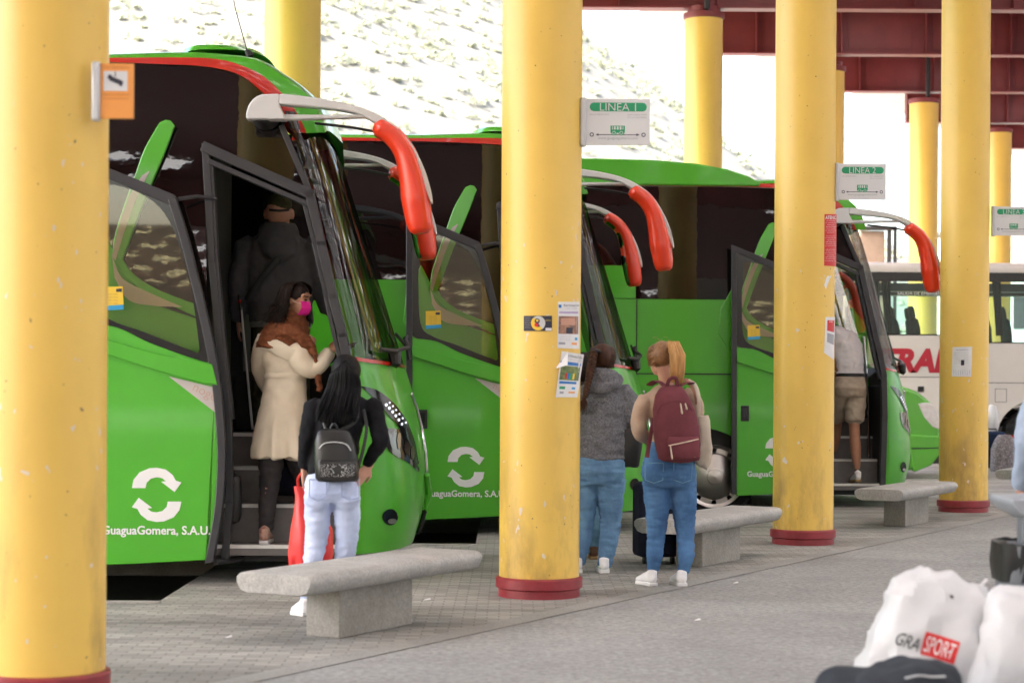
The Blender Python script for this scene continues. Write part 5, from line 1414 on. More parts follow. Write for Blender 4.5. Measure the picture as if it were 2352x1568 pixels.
# --- woman in the trench coat, turning on the steps
def person_trench():
    p = Person('woman in cream trench coat, rust shawl and pink mask on the coach steps', 640, 1245, 13.78, .26)
    J = p.J
    hd = J(684, 688, -.05); nk = J(668, 738)
    Ph = head(p.b, hd, R(118), R(-8), .98, nk)
    ls, rs_ = J(610, 775), J(712, 778, -.06); re, rw = J(712, 846, -.10), J(757, 808, -.05); le, lw = J(600, 860, .12), J(640, 930, .25)
    p.b.loft([(*J(650, 1000), .13, .1), (*J(652, 900), .11, .09), (*J(660, 800), .13, .09), (*J(667, 745), .06, .06)], 20)
    for a, c, e in ((ls, le, lw), (rs_, re, rw)): p.b.tube([a, c, e], [.045, .038, .026], 12)
    hand(p.b, J(757, 808, -.05), (.75, .1, .65), (.5, .7, -.2), 1.0, .8, -1); hand(p.b, lw, (0, .4, -1), (1, 0, 0), .95, .5, 1)
    for a, k, f in ((J(622, 1040), J(618, 1130), J(612, 1212)), (J(675, 1020, .2), J(690, 1090, .30), J(688, 1150, .45))): p.b.tube([a, k, f], [.06, .05, .036], 12)
    p.finish_body(M['skin_tan'])
    ey = MB()
    for q in (-1, 1):
        ey.tube([Ph(.018 * q, .091, .008), Ph(.042 * q, .084, .008)], [(.004, .003), (.003, .003)], 8); ey.tube([Ph(.015 * q, .094, .032), Ph(.048 * q, .082, .034)], .004, 6)
    ey.build('eyes', M['hair_dark'], p.root)
    mk = MB()
    def mask(a, b):
        x = lerp(-.062, .062, a); z = lerp(-.100, -.004, b)
        y = .108 - 6.5 * x * x - .02 * abs(b - .55) * 2 - .012 * (1 if b < .05 else 0)
        y += .018 * math.exp(-(x / .014) ** 2) * (.4 + .6 * b)
        return Ph(x, y, z)
    mk.grid(mask, 14, 10); mk.build('face_mask', M['pink_mask'], p.root, solid=.003)
    mk2 = MB(); mk2.tube(crv([Ph(.06, .075, -.02), Ph(.078, .03, -.015), Ph(.08, 0, -.0)], 8), .002, 5); mk2.build('mask_loop', M['cream'], p.root)
    t = MB()
    t.loft([(*J(646, 1050, .0), .212, .175), (*J(646, 1030), .208, .17), (*J(648, 980), .190, .158), (*J(652, 930), .162, .135), (*J(655, 880), .145, .118), (*J(657, 862), .140, .112), (*J(656, 830), .158, .118), (*J(656, 790), .165, .115), (*J(660, 765), .14, .10), (*J(666, 748), .08, .07)], 32, 2.2)
    t.tube(crv([J(684, 800, -.08), J(690, 825, -.11), re, J(733, 838, -.09), rw], 18), [interp([(0, .085), (6, .078), (10, .066), (17, .048)], i) for i in range(18)], 16)
    t.tube(crv([J(612, 785), J(600, 820, .05), le, lw], 14), [interp([(0, .08), (6, .065), (13, .045)], i) for i in range(14)], 16)
    t.tube(crv([J(592, 782, -.02), J(615, 786, -.11), J(655, 808, -.16), J(680, 818, -.15)], 12), [(.055, .016)] * 12, 12, up=(0, 0, 1))
    def coatfold(co, n):
        k = max(0, min(1, (.90 - co.z) / .35)); a = math.atan2(co.y, co.x - .04)
        return (math.sin(a * 7 + co.z * 2) * .014 + math.sin(a * 13 + 1) * .007) * k + noise.noise((co.x * 13, co.y * 13, co.z * 16)) * .006
    co_ = t.build('coat', M['trench'], p.root, voxel=.009, disp=coatfold)
    bl = MB(); bl.loft([(*J(657, 868), .150, .122), (*J(657, 862), .153, .125), (*J(657, 856), .150, .122)], 32, 2.2, caps=False); bl.build('belt', M['trench'], p.root)
    sc = MB()
    sc.loft([(*J(648, 800, -.01), .185, .14), (*J(652, 780, -.01), .185, .145), (*J(658, 755, -.01), .160, .13), (*J(664, 735, -.01), .125, .11), (*J(668, 720, -.01), .10, .095), (*J(668, 712, -.01), .075, .08)], 28, 2.1)
    sc.tube(crv([J(705, 775, -.10), J(720, 800, -.10), J(728, 850, -.08), J(735, 895, -.06)], 12), [(.02, .06), (.022, .07)] + [(.02, .06)] * 10, 12, up=(1, 0, 0))
    sc.tube(crv([J(612, 770, -.10), J(645, 755, -.16), J(690, 772, -.16), J(718, 806, -.12)], 14), [(.045, .02)] * 14, 12, up=(0, 0, 1))
    sc.build('shawl', M['scarf'], p.root, voxel=.009, disp=fold(15, .012, (1, 1, 2)))
    b = MB()
    legs(b, [J(625, 1020), J(622, 1070), J(618, 1125, .02), J(613, 1170), J(611, 1214)], [J(672, 1000, .06), J(682, 1050, .16), J(695, 1095, .26), J(693, 1130, .36), J(690, 1158, .44)], [(*J(648, 1030, .02), .16, .12), (*J(650, 960), .15, .11)], [.095, .085, .068, .062, .05])
    b.build('trousers', M['trouser_grey'], p.root, voxel=.01, disp=fold(12, .009, (1, 1, 2)))
    shoe(p.root, Vector((J(611, 1245).x, -.12, 0)), Vector((J(609, 1245).x, .14, 0)), M['gold_shoe'], M['shoe_sole'], 1.05)
    shoe(p.root, Vector((J(690, 1160).x, .32, .26)), Vector((J(697, 1160).x, .55, .26)), M['gold_shoe'], M['shoe_sole'], 1.05)
    h = MB(); rr = random.Random(9)
    h.ball(Ph(0, -.022, .036), (.088, .098, .086), 20, Matrix.Rotation(-R(118), 3, 'Z'))
    dat = [(rr.uniform(0, 1), rr.random(), rr.uniform(-1, 1), rr.random()) for _ in range(420)]
    def lock(i, t):
        a, l, j, w_ = dat[i]
        ang = lerp(R(84), R(285), a)                         # round the back of the head from one temple to the other
        dx, dy = math.sin(ang), math.cos(ang)
        top = Ph(dx * .03, dy * .03 + .015, .125)
        mid = Ph(dx * (.10 + .012 * w_), dy * (.118 + .012 * w_) - .01, .02 - .02 * l)
        low = Ph(dx * (.118 + .05 * w_), dy * (.135 + .05 * w_) - .012, -.10 - .11 * l)
        if t < .4: s_ = t / .4; r = top.lerp(mid, s_); out = Ph(dx * .04 * math.sin(PI * s_), dy * .04 * math.sin(PI * s_), .02 * math.sin(PI * s_)) - Ph(0, 0, 0); return r + out
        s_ = (t - .4) / .6; r = mid.lerp(low, s_); return r + Vector((math.sin(s_ * 9 + j * 6) * .020, math.cos(s_ * 8 + j * 5) * .018, math.sin(s_ * 12 + j * 9) * .008)) * s_
    strands(h, 420, lock, .0065, 14)
    def fly_lock(i, t):
        a, l, j, w_ = dat[i]; r = lock(i, t); o_ = r - hd; k = 1 + .22 * w_ * t
        return hd + Vector((o_.x * k, o_.y * k, o_.z * (1 + .1 * w_ * t))) + Vector((math.sin(t * 11 + j * 7), math.cos(t * 10 + j * 4), 0)) * .014 * t
    strands(h, 110, fly_lock, .0028, 14)
    h.build('hair', M['hair_dark'], p.root, angle=80)
person_trench()

# --- man in the charcoal hoodie inside the coach
def person_hoodie():
    p = Person('man in camouflage cap and charcoal hoodie standing inside the nearest coach door', 640, 997, 14.75, 1.0)
    J = p.J
    hd = J(641, 488); nk = J(640, 530)
    head(p.b, hd, R(10), 0, 1.22, nk)
    p.b.ball(hd + Vector((0, -.035, -.02)), (.09, .08, .085), 16)
    for q in (-1, 1): p.b.ball(hd + Vector((.100 * q, -.01, -.015)), (.016, .024, .042), 12)
    ls, rs_ = J(567, 560), J(715, 560); le, re = J(546, 655, -.02), J(738, 650); lw, rw = J(548, 735, .03), J(748, 712, .12)
    p.b.loft([(*J(645, 780), .17, .12), (*J(642, 640), .18, .12), (*J(640, 570), .18, .11), (*J(640, 535), .07, .07)], 20)
    for a, c, e in ((ls, le, lw), (rs_, re, rw)): p.b.tube([a, c, e], [.055, .045, .03], 12)
    hand(p.b, lw, (0, .05, -1), (1, .2, 0), 1.05, .7, 1); hand(p.b, rw, (.3, .7, -.3), (-1, 0, 0), 1.05, .5, -1)
    for a, k, f in ((J(608, 800), J(606, 900), J(604, 985)), (J(680, 800), J(682, 900), J(684, 985))): p.b.tube([a, k, f], [.07, .055, .04], 12)
    p.finish_body(M['skin'], .008)
    t = MB()
    t.loft([(*J(645, 742), .235, .16), (*J(645, 700), .240, .165), (*J(643, 640), .250, .16), (*J(641, 590), .255, .15), (*J(640, 555), .225, .13), (*J(640, 535), .13, .10), (*J(640, 518), .085, .085)], 28, 2.3)
    for a, c, e in ((ls, le, lw), (rs_, re, rw)): t.tube(crv([a + Vector((0, 0, 0)), (a + c) / 2, c, (c + e) / 2, e], 16), [interp([(0, .095), (4, .085), (9, .075), (15, .052)], i) for i in range(16)], 16)
    t.loft([(*J(640, 600, -.14), .04, .03), (*J(640, 585, -.15), .11, .05), (*J(640, 555, -.13), .15, .07), (*J(640, 530, -.06), .15, .10), (*J(641, 512, -.03), .115, .10)], 24)
    t.build('hoodie', M['hoodie'], p.root, voxel=.011, disp=fold(10, .012))
    hm_ = MB(); hm_.loft([(*J(645, 752), .225, .155), (*J(645, 730), .23, .158)], 28, 2.3); hm_.build('shirt_hem', M['tshirt_grey'], p.root)
    st_ = MB(); st_.tube(crv([J(640, 592, -.205), J(612, 625, -.195), J(580, 668, -.18), J(567, 690, -.16)], 12), [(.004, .024)] * 12, 8, up=(0, 1, 0)); st_.build('bag_strap', M['black_trim'], p.root)
    b = MB(); legs(b, [J(608, 800), J(606, 860), J(605, 910), J(604, 980)], [J(682, 800), J(684, 860), J(685, 910), J(686, 980)], [(*J(645, 810), .21, .15), (*J(645, 745), .20, .14)], [.11, .10, .085, .07])
    b.build('trousers', M['camo'], p.root, voxel=.011, disp=fold(10, .01))
    for u in (604, 686): shoe(p.root, Vector((J(u, 997).x, -.1, 0)), Vector((J(u, 997).x, .18, 0)), M['black_trim'], M['black_trim'], 1.1)
    c = MB(); c.ball(hd + Vector((0, -.004, .055)), (.097, .119, .092), 20)
    c.box(-.06, .06, .09, .20, .040, .048, Matrix.Translation(hd))
    c.build('cap', M['cap_camo'], p.root)
    st_ = MB(); st_.tube([J(618, 482, -.110), J(630, 483, -.124), J(641, 484, -.129), J(653, 483, -.124), J(664, 482, -.110)], [(.009, .003)] * 5, 8, up=(0, 0, 1)); st_.build('cap_strap', M['black_trim'], p.root)
    cane = MB(); cane.tube([J(552, 690, -.13), J(565, 830, -.15), J(580, 985, -.18)], .009, 8)
    co = cane.build('walking_stick', M['alu'], None); co.location = p.o; tag(co, 'thin walking stick held beside the man in the dark hoodie', 'walking stick')
    gr = MB(); gr.tube([J(550, 678, -.13), J(555, 740, -.13)], .014, 8); gr.build('stick_grip', M['black_trim'], co)
    rd = MB(); rd.ball(J(551, 692, -.15), .012, 10); rd.build('red_button', M['red'], co)
person_hoodie()

# --- man in shorts on the third coach's steps
def person_shorts():
    p = Person('man in a white shirt and khaki shorts climbing the farthest coach steps', 1950, 1090, 22.25, .26)
    J = p.J
    hd = J(1880, 725, .1); nk = J(1895, 755, .05)
    head(p.b, hd, R(-60), 0, 1.05, nk)
    p.b.loft([(*J(1950, 880), .15, .11), (*J(1935, 800), .16, .11), (*J(1915, 765), .12, .1)], 20)
    kl, kr = J(1922, 970, .3), J(1962, 975, -.02)
    fl, fr = J(1915, 1035, .38), J(1968, 1075, -.02)
    for a, k, f in ((J(1930, 900), kl, fl), (J(1966, 900), kr, fr)): p.b.tube(crv([a, (a + k) / 2, k, k.lerp(f, .35), k.lerp(f, .75), f], 14), [interp([(0, .085), (5, .062), (7, .058), (9, .062), (13, .036)], i) for i in range(14)], 14)
    for a, c, e in ((J(1905, 790), J(1880, 835, .15), J(1880, 800, .35)), (J(1950, 785), J(1960, 830, .25), J(1950, 800, .45))):
        p.b.tube([a, c, e], [.05, .042, .03], 12); hand(p.b, e, (0, .9, .3), (0, -.3, 1), 1, .6)
    p.finish_body(M['skin_tan'], .008)
    t = MB(); t.loft([(*J(1951, 862), .165, .13), (*J(1949, 830), .175, .14), (*J(1940, 790), .195, .15), (*J(1925, 765), .19, .15), (*J(1908, 750, .03), .12, .11)], 24)
    for a, c in ((J(1908, 780), J(1888, 815, .1)), (J(1950, 780), J(1960, 820, .15))): t.tube([a, c], [.085, .07], 14)
    t.build('shirt', M['shirt_white'], p.root, voxel=.011, disp=fold(10, .012))
    bt = MB(); bt.loft([(*J(1951, 864), .17, .135), (*J(1951, 857), .17, .135)], 24); bt.build('belt', M['black_trim'], p.root)
    b = MB(); legs(b, [J(1932, 890), J(1928, 920, .1), J(1922, 960, .24)], [J(1964, 890), J(1964, 925), J(1963, 966, -.02)], [(*J(1951, 910), .19, .15), (*J(1952, 890, -.03), .19, .165), (*J(1951, 865), .165, .13)], [.125, .12, .11])
    b.build('shorts', M['khaki'], p.root, voxel=.011, disp=fold(10, .014))
    s1 = shoe(p.root, Vector((J(1968, 1090).x, -.1, .02)), Vector((J(1966, 1090).x, .17, .0)), M['white_shoe'], M['sole_dark'], 1.1)
    shoe(p.root, Vector((J(1918, 1040).x, .3, .27)), Vector((J(1912, 1040).x, .55, .27)), M['white_shoe'], M['shoe_sole'], 1.1)
    h = MB(); h.ball(hd + Vector((.01, -.01, .03)), (.088, .1, .09), 16); h.build('hair', M['hair_dark'], p.root)
person_shorts()

def person_plain(label, u, v, Y, hgt, trs, top, shoe_m, sole_m, hairm, turn=0, arm=None, lean=0):
    p = Person(label, u, v, Y); k = hgt / 1.65; Vv = lambda x, y, z: Vector((x * k, y * k, z * k))
    head(p.b, Vv(lean, 0, 1.52), turn, 0, k, Vv(0, 0, 1.40))
    p.b.loft([(*Vv(0, 0, .9), .14, .1), (*Vv(0, 0, 1.15), .13, .09), (*Vv(0, 0, 1.33), .15, .09), (*Vv(0, 0, 1.40), .06, .06)], 20)
    arms = []
    for q in (-1, 1):
        a, c, e = Vv(.19 * q, 0, 1.32), Vv(.235 * q, .02, 1.06), Vv(.22 * q, .16, .88)
        if arm: c, e = Vv(.24 * q, .0, 1.06), Vv(.14 * q, .22, 1.08)
        p.b.tube([a, c, e], [.045, .038, .027], 12); hand(p.b, e, (e - c), (-q, 0, .1), k, .5, q); arms.append((a, c, e))
        p.b.tube([Vv(.085 * q, 0, .82), Vv(.09 * q, .02, .45), Vv(.09 * q, 0, .07)], [.07, .05, .036], 12)
    p.finish_body(M['skin'], .008)
    t = MB(); t.loft([(*Vv(0, 0, .86), .19, .13), (*Vv(0, 0, 1.1), .17, .125), (*Vv(0, 0, 1.28), .2, .12), (*Vv(0, 0, 1.36), .14, .09), (*Vv(0, 0, 1.42), .07, .065)], 24)
    for a, c, e in arms: t.tube(crv([Vector((a.x * .9, a.y, a.z * .99)), (a + c) / 2, c, e], 12), [interp([(0, .07), (6, .06), (11, .042)], i) for i in range(12)], 14)
    t.build('jumper', top, p.root, voxel=.011, disp=fold(11, .01))
    b = MB(); legs(b, *[[Vv(.09 * q, 0, .80), Vv(.095 * q, .01, .62), Vv(.095 * q, .03, .42), Vv(.095 * q, 0, .25), Vv(.095 * q, 0, .055)] for q in (-1, 1)], [(*Vv(0, 0, .76), .19, .13), (*Vv(0, -.01, .88), .185, .13), (*Vv(0, 0, .98), .16, .11)], [.10, .095, .075, .07, .065])
    b.build('jeans', trs, p.root, voxel=.011, disp=fold(13, .01, (.6, .6, 2)))
    for q in (-1, 1): shoe(p.root, Vv(.095 * q, -.07, 0), Vv(.105 * q, .17, 0), shoe_m, sole_m, k)
    h = MB(); h.ball(Vv(lean, -.015, 1.55), (.09, .1, .095), 18); h.ball(Vv(lean, -.03, 1.50), (.085, .085, .10), 18); h.build('hair', hairm, p.root)
    return p
person_plain('person in light worn jeans and brown shoes hidden behind the woman with the braid', 1338, 1282, 15.6, 1.62, M['denim_light'], M['trouser_grey'], M['brown_shoe'], M['sole_dark'], M['hair_dark'], 0, 1)
person_plain('dark haired person in a pale blue shirt behind the litter bin', 2476, 1545, 9.5, 1.70, M['trouser_grey'], M['pale_blue_shirt'], M['black_trim'], M['black_trim'], M['hair_black'], R(90), None, -.13)

# ------------------------------------------------------------------ white coach across the bays
def white_coach():
    Y = 33.8; a = at(1840, 868, Y).x; Lc = 12.2
    t = empty('coach', (a, Y, 0)); tag(t, 'white coach with big red letters parked across behind the green coaches', 'coach')
    Z = lambda v: at(2150, v, Y).z
    X = lambda u: at(u, 868, Y).x - a
    zr, zw0, zw1, zs = Z(602), Z(628), Z(770), .30
    M['cream_paint'] = pm('cream coach paint', (.62, .58, .54), .3, coat=.4, var=.03)
    M['coach_blue'] = pm('coach blue', (.01, .09, .33), .4)
    M['coach_red'] = pm('coach red lettering', (.40, .012, .03), .4)
    xs = X(2216)                                          # from here the glass reaches lower
    zw2 = Z(787)
    wx = X(2375)
    b = MB()
    arch = arc(wx, .45, .62, PI, 0, 16)
    low = [(0, zs), (wx - .62, zs)] + arch + [(wx + .62, zs), (Lc, zs), (Lc, zw2), (xs, zw2), (xs, zw1), (0, zw1)]
    b.prism(low, 0, .04); b.prism([(0, zs), (Lc, zs), (Lc, zw2), (xs, zw2), (xs, zw1), (0, zw1)], 2.2, 2.24)
    b.box(0, .04, .04, 2.2, zs, zr); b.box(Lc - .04, Lc, .04, 2.2, zs, zr)
    b.box(.05, Lc - .05, .05, 2.19, .95, 1.0)
    b.build('body', M['cream_paint'], t, bevel=.012)
    r = MB(); P = [(0, zw0 + .015), (0, zr - .10), (.05, zr - .02), (.15, zr), (2.09, zr), (2.19, zr - .02), (2.24, zr - .10), (2.24, zw0 + .015)]
    r.prism(P, 0, Lc, 'yz'); r.build('roof', M['cream_paint'], t, angle=50)
    # window band
    gb = MB(); gb.box(.04, Lc - .04, -.006, .004, zw0 - .14, zw0 + .02); gb.build('glass_border', M['gloss_black'], t)
    for x0, x1, z0 in ((.05, X(1985), zw1), (X(1990), xs - .02, zw1), (xs + .02, xs + 2.2, zw2), (xs + 2.24, xs + 4.4, zw2), (xs + 4.44, Lc - .05, zw2)):
        for y in (.010, 2.215): MB().box(x0, x1, y, y + .006, z0 + .01, zw0 - .13).build('window', M['clear_glass'], t)
        MB().box(x0, x1, .002, .012, z0 - .004, z0 + .02).build('window_seal', M['gloss_black'], t)
    M['curtain'] = cloth('dark green curtain', (.02, .032, .032), (.012, .02, .02))
    for u in (2035, 2168, 2290, 2010):
        x = X(u); c = MB()
        c.grid(lambda q, z: (x + lerp(-.075, .075, q) * (1 - .45 * z + .2 * z * z) + .06 * z, .10 + .02 * math.sin(q * 18), lerp(zw0 - .1, zw1 + .0, z)), 18, 8); c.build('curtain', M['curtain'], t, solid=.006)
    rk = MB(); rk.box(.2, Lc - .2, .12, .45, zw0 - .30, zw0 - .16); rk.box(.2, Lc - .2, 1.8, 2.15, zw0 - .30, zw0 - .16); rk.build('luggage_rack', M['frame_grey'], t)
    text('exit_marking', 'SALIDA DE EMERGENCIA', M['sign_white'], t, (X(2120), .006, zw0 - .34), .05, .88)
    M['seat_teal'] = cloth('teal grey seat cloth', (.03, .065, .068), (.02, .045, .05))
    seat = None
    us = [(1948, .5), (1985, 1.1), (2068, .5), (2092, 1.3), (2118, .5), (2137, 1.5), (2195, .5), (2283, .5), (2330, .5), (1915, 1.5)]
    for u, y in us:
        if seat is None:
            q = MB(); q.loft([(0, 0, 0, .07, .21), (-.03, 0, .35, .075, .22), (-.06, 0, .50, .065, .2), (-.07, 0, .53, .04, .11), (-.08, 0, .56, .05, .13), (-.10, 0, .68, .05, .13), (-.11, 0, .73, .03, .1)], 20, 3)
            seat = q.build('seat_back', M['seat_teal'], t); o = seat
        else: o = seat.copy(); C.objects.link(o); o.parent = t
        o.location = (X(u), y, zw1 - .22)
    text('side_lettering', 'TRAB', M['coach_red'], t, (X(2104), -.006, (Z(800) + Z(856)) / 2), Z(800) - Z(856), X(2190) - X(2022), bold=.05, shear=.22)
    j = MB()
    for v in (866,): j.box(.05, xs, -.002, .002, Z(v) - .006, Z(v) + .006)
    j.box(xs + .01, Lc, -.002, .002, Z(878) - .006, Z(878) + .006); j.box(xs - .004, xs + .004, -.002, .002, zs, zw1)
    for u0, u1, v0, v1 in ((2286, 2312, 892, 922),):
        for q in ((u0, u1, v0, v0), (u0, u1, v1, v1)): j.box(X(q[0]), X(q[1]), -.002, .002, Z(q[2]) - .004, Z(q[2]) + .004)
        for u in (u0, u1): j.box(X(u) - .004, X(u) + .004, -.002, .002, Z(v1), Z(v0))
    j.build('panel_joint', M['frame_grey'], t)
    MB().box(X(2312), X(2332), -.006, .01, Z(984), Z(972)).build('grille', M['gloss_black'], t)
    MB().box(X(2108), X(2122), -.006, .01, Z(900), Z(887)).build('grille', M['gloss_black'], t)
    MB().prism([(X(2270), Z(994)), (X(2420), Z(1018)), (X(2420), zs), (X(2270), zs)], -.005, .002).build('blue_band', M['coach_blue'], t)
    MB().prism([(X(2270), Z(990)), (X(2420), Z(1013)), (X(2420), Z(1019)), (X(2270), Z(995))], -.008, .002).build('red_line', M['red'], t)
    for hx in (wx, 2.2):
        for y in (.06, 1.9):
            w_ = MB().lathe([(.3, .02), (.46, 0), (.49, .04), (.49, .25), (.3, .28)], 40, (hx, y, .45), 'y').build('wheel', M['tyre'], t)
            MB().lathe([(.31, .01), (.26, .05), (.1, .0), (.0001, 0)], 32, (hx, y, .45), 'y', caps=False).build('rim', M['alu'], w_)
white_coach()

# ------------------------------------------------------------------ green van
def van():
    Y = 28.6; t = empty('van', (at(2152, 868, Y).x, Y, 0)); tag(t, 'green van with a pale headlamp, its bonnet showing past the farthest green coach', 'van')
    x0 = t.location.x
    Q = lambda u, v: (at(u, v, Y).x - x0, at(u, v, Y).z)
    M['van_green'] = pm('van green paint', (.10, .40, .03), .25, coat=.5)
    prof = [(-5.2, .38), (-5.2, 2.55), (-1.95, 2.55), (-1.6, 2.48), (-.95, 1.62)] + [Q(*q) for q in ((2078, 889), (2092, 893), (2107, 899), (2121, 909), (2134, 920), (2145, 933), (2153, 946), (2158, 964), (2160, 981), (2160, 998), (2156, 1040), (2142, 1062), (2100, 1080))]
    MB().prism(prof, 0, 2.0).build('body', M['van_green'], t, bevel=.05)
    MB().prism([Q(*q) for q in ((2109, 927), (2124, 924), (2138, 926), (2149, 940), (2155, 953), (2159, 970), (2160, 986), (2142, 980), (2122, 957))], -.012, .10).build('headlight', pm('clear headlamp', (.62, .55, .52), .12, coat=.6, col2=(.75, .72, .7), vs=14), t, bevel=.01)
    MB().prism([Q(*q) for q in ((2084, 997), (2120, 998), (2161, 1001), (2162, 1030), (2156, 1046), (2138, 1068), (2098, 1084), (2090, 1040))], -.03, .12).build('bumper', M['van_green'], t, bevel=.02)
    j = MB(); j.prism([Q(*q) for q in ((2092, 1028), (2158, 1027), (2158, 1029), (2092, 1031))], -.0335, -.028); j.build('bumper_crease', M['black_trim'], t)
    gl = MB(); gl.box(-1.55, -1.0, -.006, .01, 1.45, 2.2); gl.box(-5.0, -1.7, -.006, .01, 1.45, 2.2); gl.build('side_window', M['dark_glass'], t)
    for hx in (-.72, -4.2):
        for y in (-.01, 1.8):
            w_ = MB().lathe([(.2, .02), (.33, 0), (.35, .03), (.35, .2), (.2, .22)], 32, (hx, y, .35), 'y').build('wheel', M['tyre'], t)
            MB().lathe([(.21, .01), (.16, .03), (.0001, .01)], 24, (hx, y, .35), 'y', caps=False).build('rim', M['alu'], w_)
    MB().prism(arc(-.72, .35, .45, PI, 0, 14), -.008, .01).build('wheel_arch', M['black_trim'], t)
van()

# ------------------------------------------------------------------ things far behind
t = empty('lorry_box', at(2020, 868, 44.0) * Vector((1, 1, 0)) + Vector((0, 0, 0))); tag(t, 'brown lorry box with a dark open frame behind the white coach roof', 'lorry')
Q = lambda u, v: at(u, v, 44.0) - t.location
a, b = Q(1975, 530), Q(2052, 700)
M['brown_panel'] = pm('faded brown panel', (.24, .17, .13), .7, var=.15)
MB().box(a.x, b.x - .2, 0, 3, .9, a.z).build('box_body', M['brown_panel'], t, bevel=.02)
fr = MB(); fr.box(b.x - .14, b.x - .06, -.05, .05, .9, a.z + .05); fr.box(b.x, b.x + .06, -.05, .05, .9, a.z + .05); fr.box(a.x, b.x + .06, -.06, .06, a.z + .01, a.z + .10); fr.build('box_frame', M['frame_grey'], t)
wl = MB()
for x in (a.x + .8, b.x - 1): wl.lathe([(.25, 0), (.45, 0), (.48, .05), (.48, .3), (.25, .3)], 24, (x, .1, .48), 'y')
ch = MB(); ch.box(a.x, b.x, .3, 2.7, .6, .88); ch.build('chassis', M['black_trim'], t)
for x in (a.x + .8, b.x - 1): MB().lathe([(.25, 0), (.45, 0), (.48, .05), (.48, .3), (.25, .3)], 24, (x, .1, .32), 'y').build('wheel', M['tyre'], t)

t = empty('warehouse', (at(2345, 868, 62).x, 62, -.16)); tag(t, 'pale warehouse with a sloping white roof far behind the last column', 'building')
M['pale_wall'] = pm('pale green white wall', (.50, .54, .52), .8, var=.05)
M['pale_roof'] = pm('white sheet roof', (.62, .64, .64), .6, var=.05)
x0 = at(2282, 868, 62).x - t.location.x
MB().prism([(x0, 0), (x0, 6.6), (x0 + 3.2, 5.6), (16, 5.6), (16, 0)], 0, 12).build('wall', M['pale_wall'], t)
MB().prism([(x0 - .2, 6.75), (x0 + 3.2, 5.72), (16, 5.72), (16, 5.9), (x0 + 3.2, 5.9), (x0 - .2, 6.95)], -.3, 12.3).build('roof', M['pale_roof'], t)
for i in range(4): MB().box(x0 + .6 + i * 1.1, x0 + 1.4 + i * 1.1, -.02, .0, 3.2, 4.4).build('window', M['frame_grey'], t)

# terminal building on the other side of the platform, seen in the coaches' glass
t = empty('station_building', (0, -62, 0)); tag(t, 'long low station building behind the camera across the platform', 'building')
M['tan_wall'] = pm('tan rendered wall', (.30, .23, .15), .8, var=.12)
MB().box(-60, 75, -.3, 0, 0, 8.1).build('wall', M['tan_wall'], t)
for i in range(20): MB().box(-52 + i * 5.2, -49.2 + i * 5.2, .002, .02, .9, 2.6).build('window', M['dark_glass'], t)

# ------------------------------------------------------------------ luggage and bags
def suitcase(name, label, u, v, Y, w_, h_, d_, mat, rz=0, z0=0, wheels=True):
    c = at(u, v, Y); t = empty(name, (c.x, Y, z0), rz); tag(t, label, 'suitcase', 'luggage on the ground')
    MB().box(-w_ / 2, w_ / 2, -d_ / 2, d_ / 2, .05, h_).build('shell', mat, t, bevel=.035)
    k = MB(); k.box(-w_ / 2 + .04, w_ / 2 - .04, -d_ / 2 - .02, -d_ / 2 + .005, .10, h_ * .55); k.build('front_pocket', mat, t, bevel=.015)
    if wheels:
        for x in (-w_ / 2 + .05, w_ / 2 - .05): MB().lathe([(.012, -.015), (.03, -.012), (.03, .012), (.012, .015)], 16, (x, -d_ / 2 + .04, .03), 'x').build('wheel', M['black_trim'], t)
    hd_ = MB(); hd_.tube([(-w_ * .2, 0, h_ - .02), (-w_ * .2, 0, h_ + .04), (w_ * .2, 0, h_ + .04), (w_ * .2, 0, h_ - .02)], .011, 8); hd_.build('handle', M['black_trim'], t)
    return t
M['navy'] = cloth('navy nylon', (.016, .018, .035), (.010, .011, .022))
suitcase('suitcase', 'dark navy wheeled suitcase standing behind the blonde woman', 1508, 868, 15.3, .32, .62, .24, M['navy'], R(12))
M['dark_blue'] = cloth('dark blue nylon', (.018, .035, .085), (.012, .022, .05))
suitcase('suitcase', 'black wheeled case standing on the lower step beside the coat', 676, 868, 14.15, .34, .5, .22, M['navy'], R(-10), .52)
c = suitcase('travel_bag', 'dark blue bag with a green mark in the luggage pile by the white coach', 2279, 868, 31.2, .36, .62, .3, M['dark_blue'], R(5)); c['category'] = 'bag'
text('green_mark', 'Z', M['sign_green'], c, (.08, -.172, .28), .12)
M['dotted'] = pm('black and white dotted cloth', (.02, .02, .022), .8, col2=(.40, .36, .38), vs=55)
t = MB().loft([(0, 0, 0, .17, .12), (0, 0, .05, .19, .14), (0, 0, .35, .18, .14), (.02, 0, .50, .15, .12), (.02, 0, .57, .09, .08)], 20, 2.6).build('travel_bag', M['dotted'], disp=fold(8, .02))
t.location = at(2304, 868, 31) * Vector((1, 1, 0)); tag(t, 'dotted black and white bag in the luggage pile by the white coach', 'bag', 'luggage on the ground')
M['white_plastic'] = pm('white plastic film', (.60, .60, .61), .42, var=.04, bump=.5, bs=14)
t = MB().loft([(0, 0, 0, .10, .10), (0, 0, .1, .14, .12), (.02, 0, .3, .10, .1), (.03, 0, .42, .05, .05)], 18, 2.4).build('plastic_bag', M['white_plastic'], disp=fold(10, .05))
t.location = at(2276, 868, 31.5) * Vector((1, 1, 0)) + Vector((0, 0, .60)); tag(t, 'small white plastic bag lying on the dark blue bag', 'plastic bag', 'luggage on the ground')

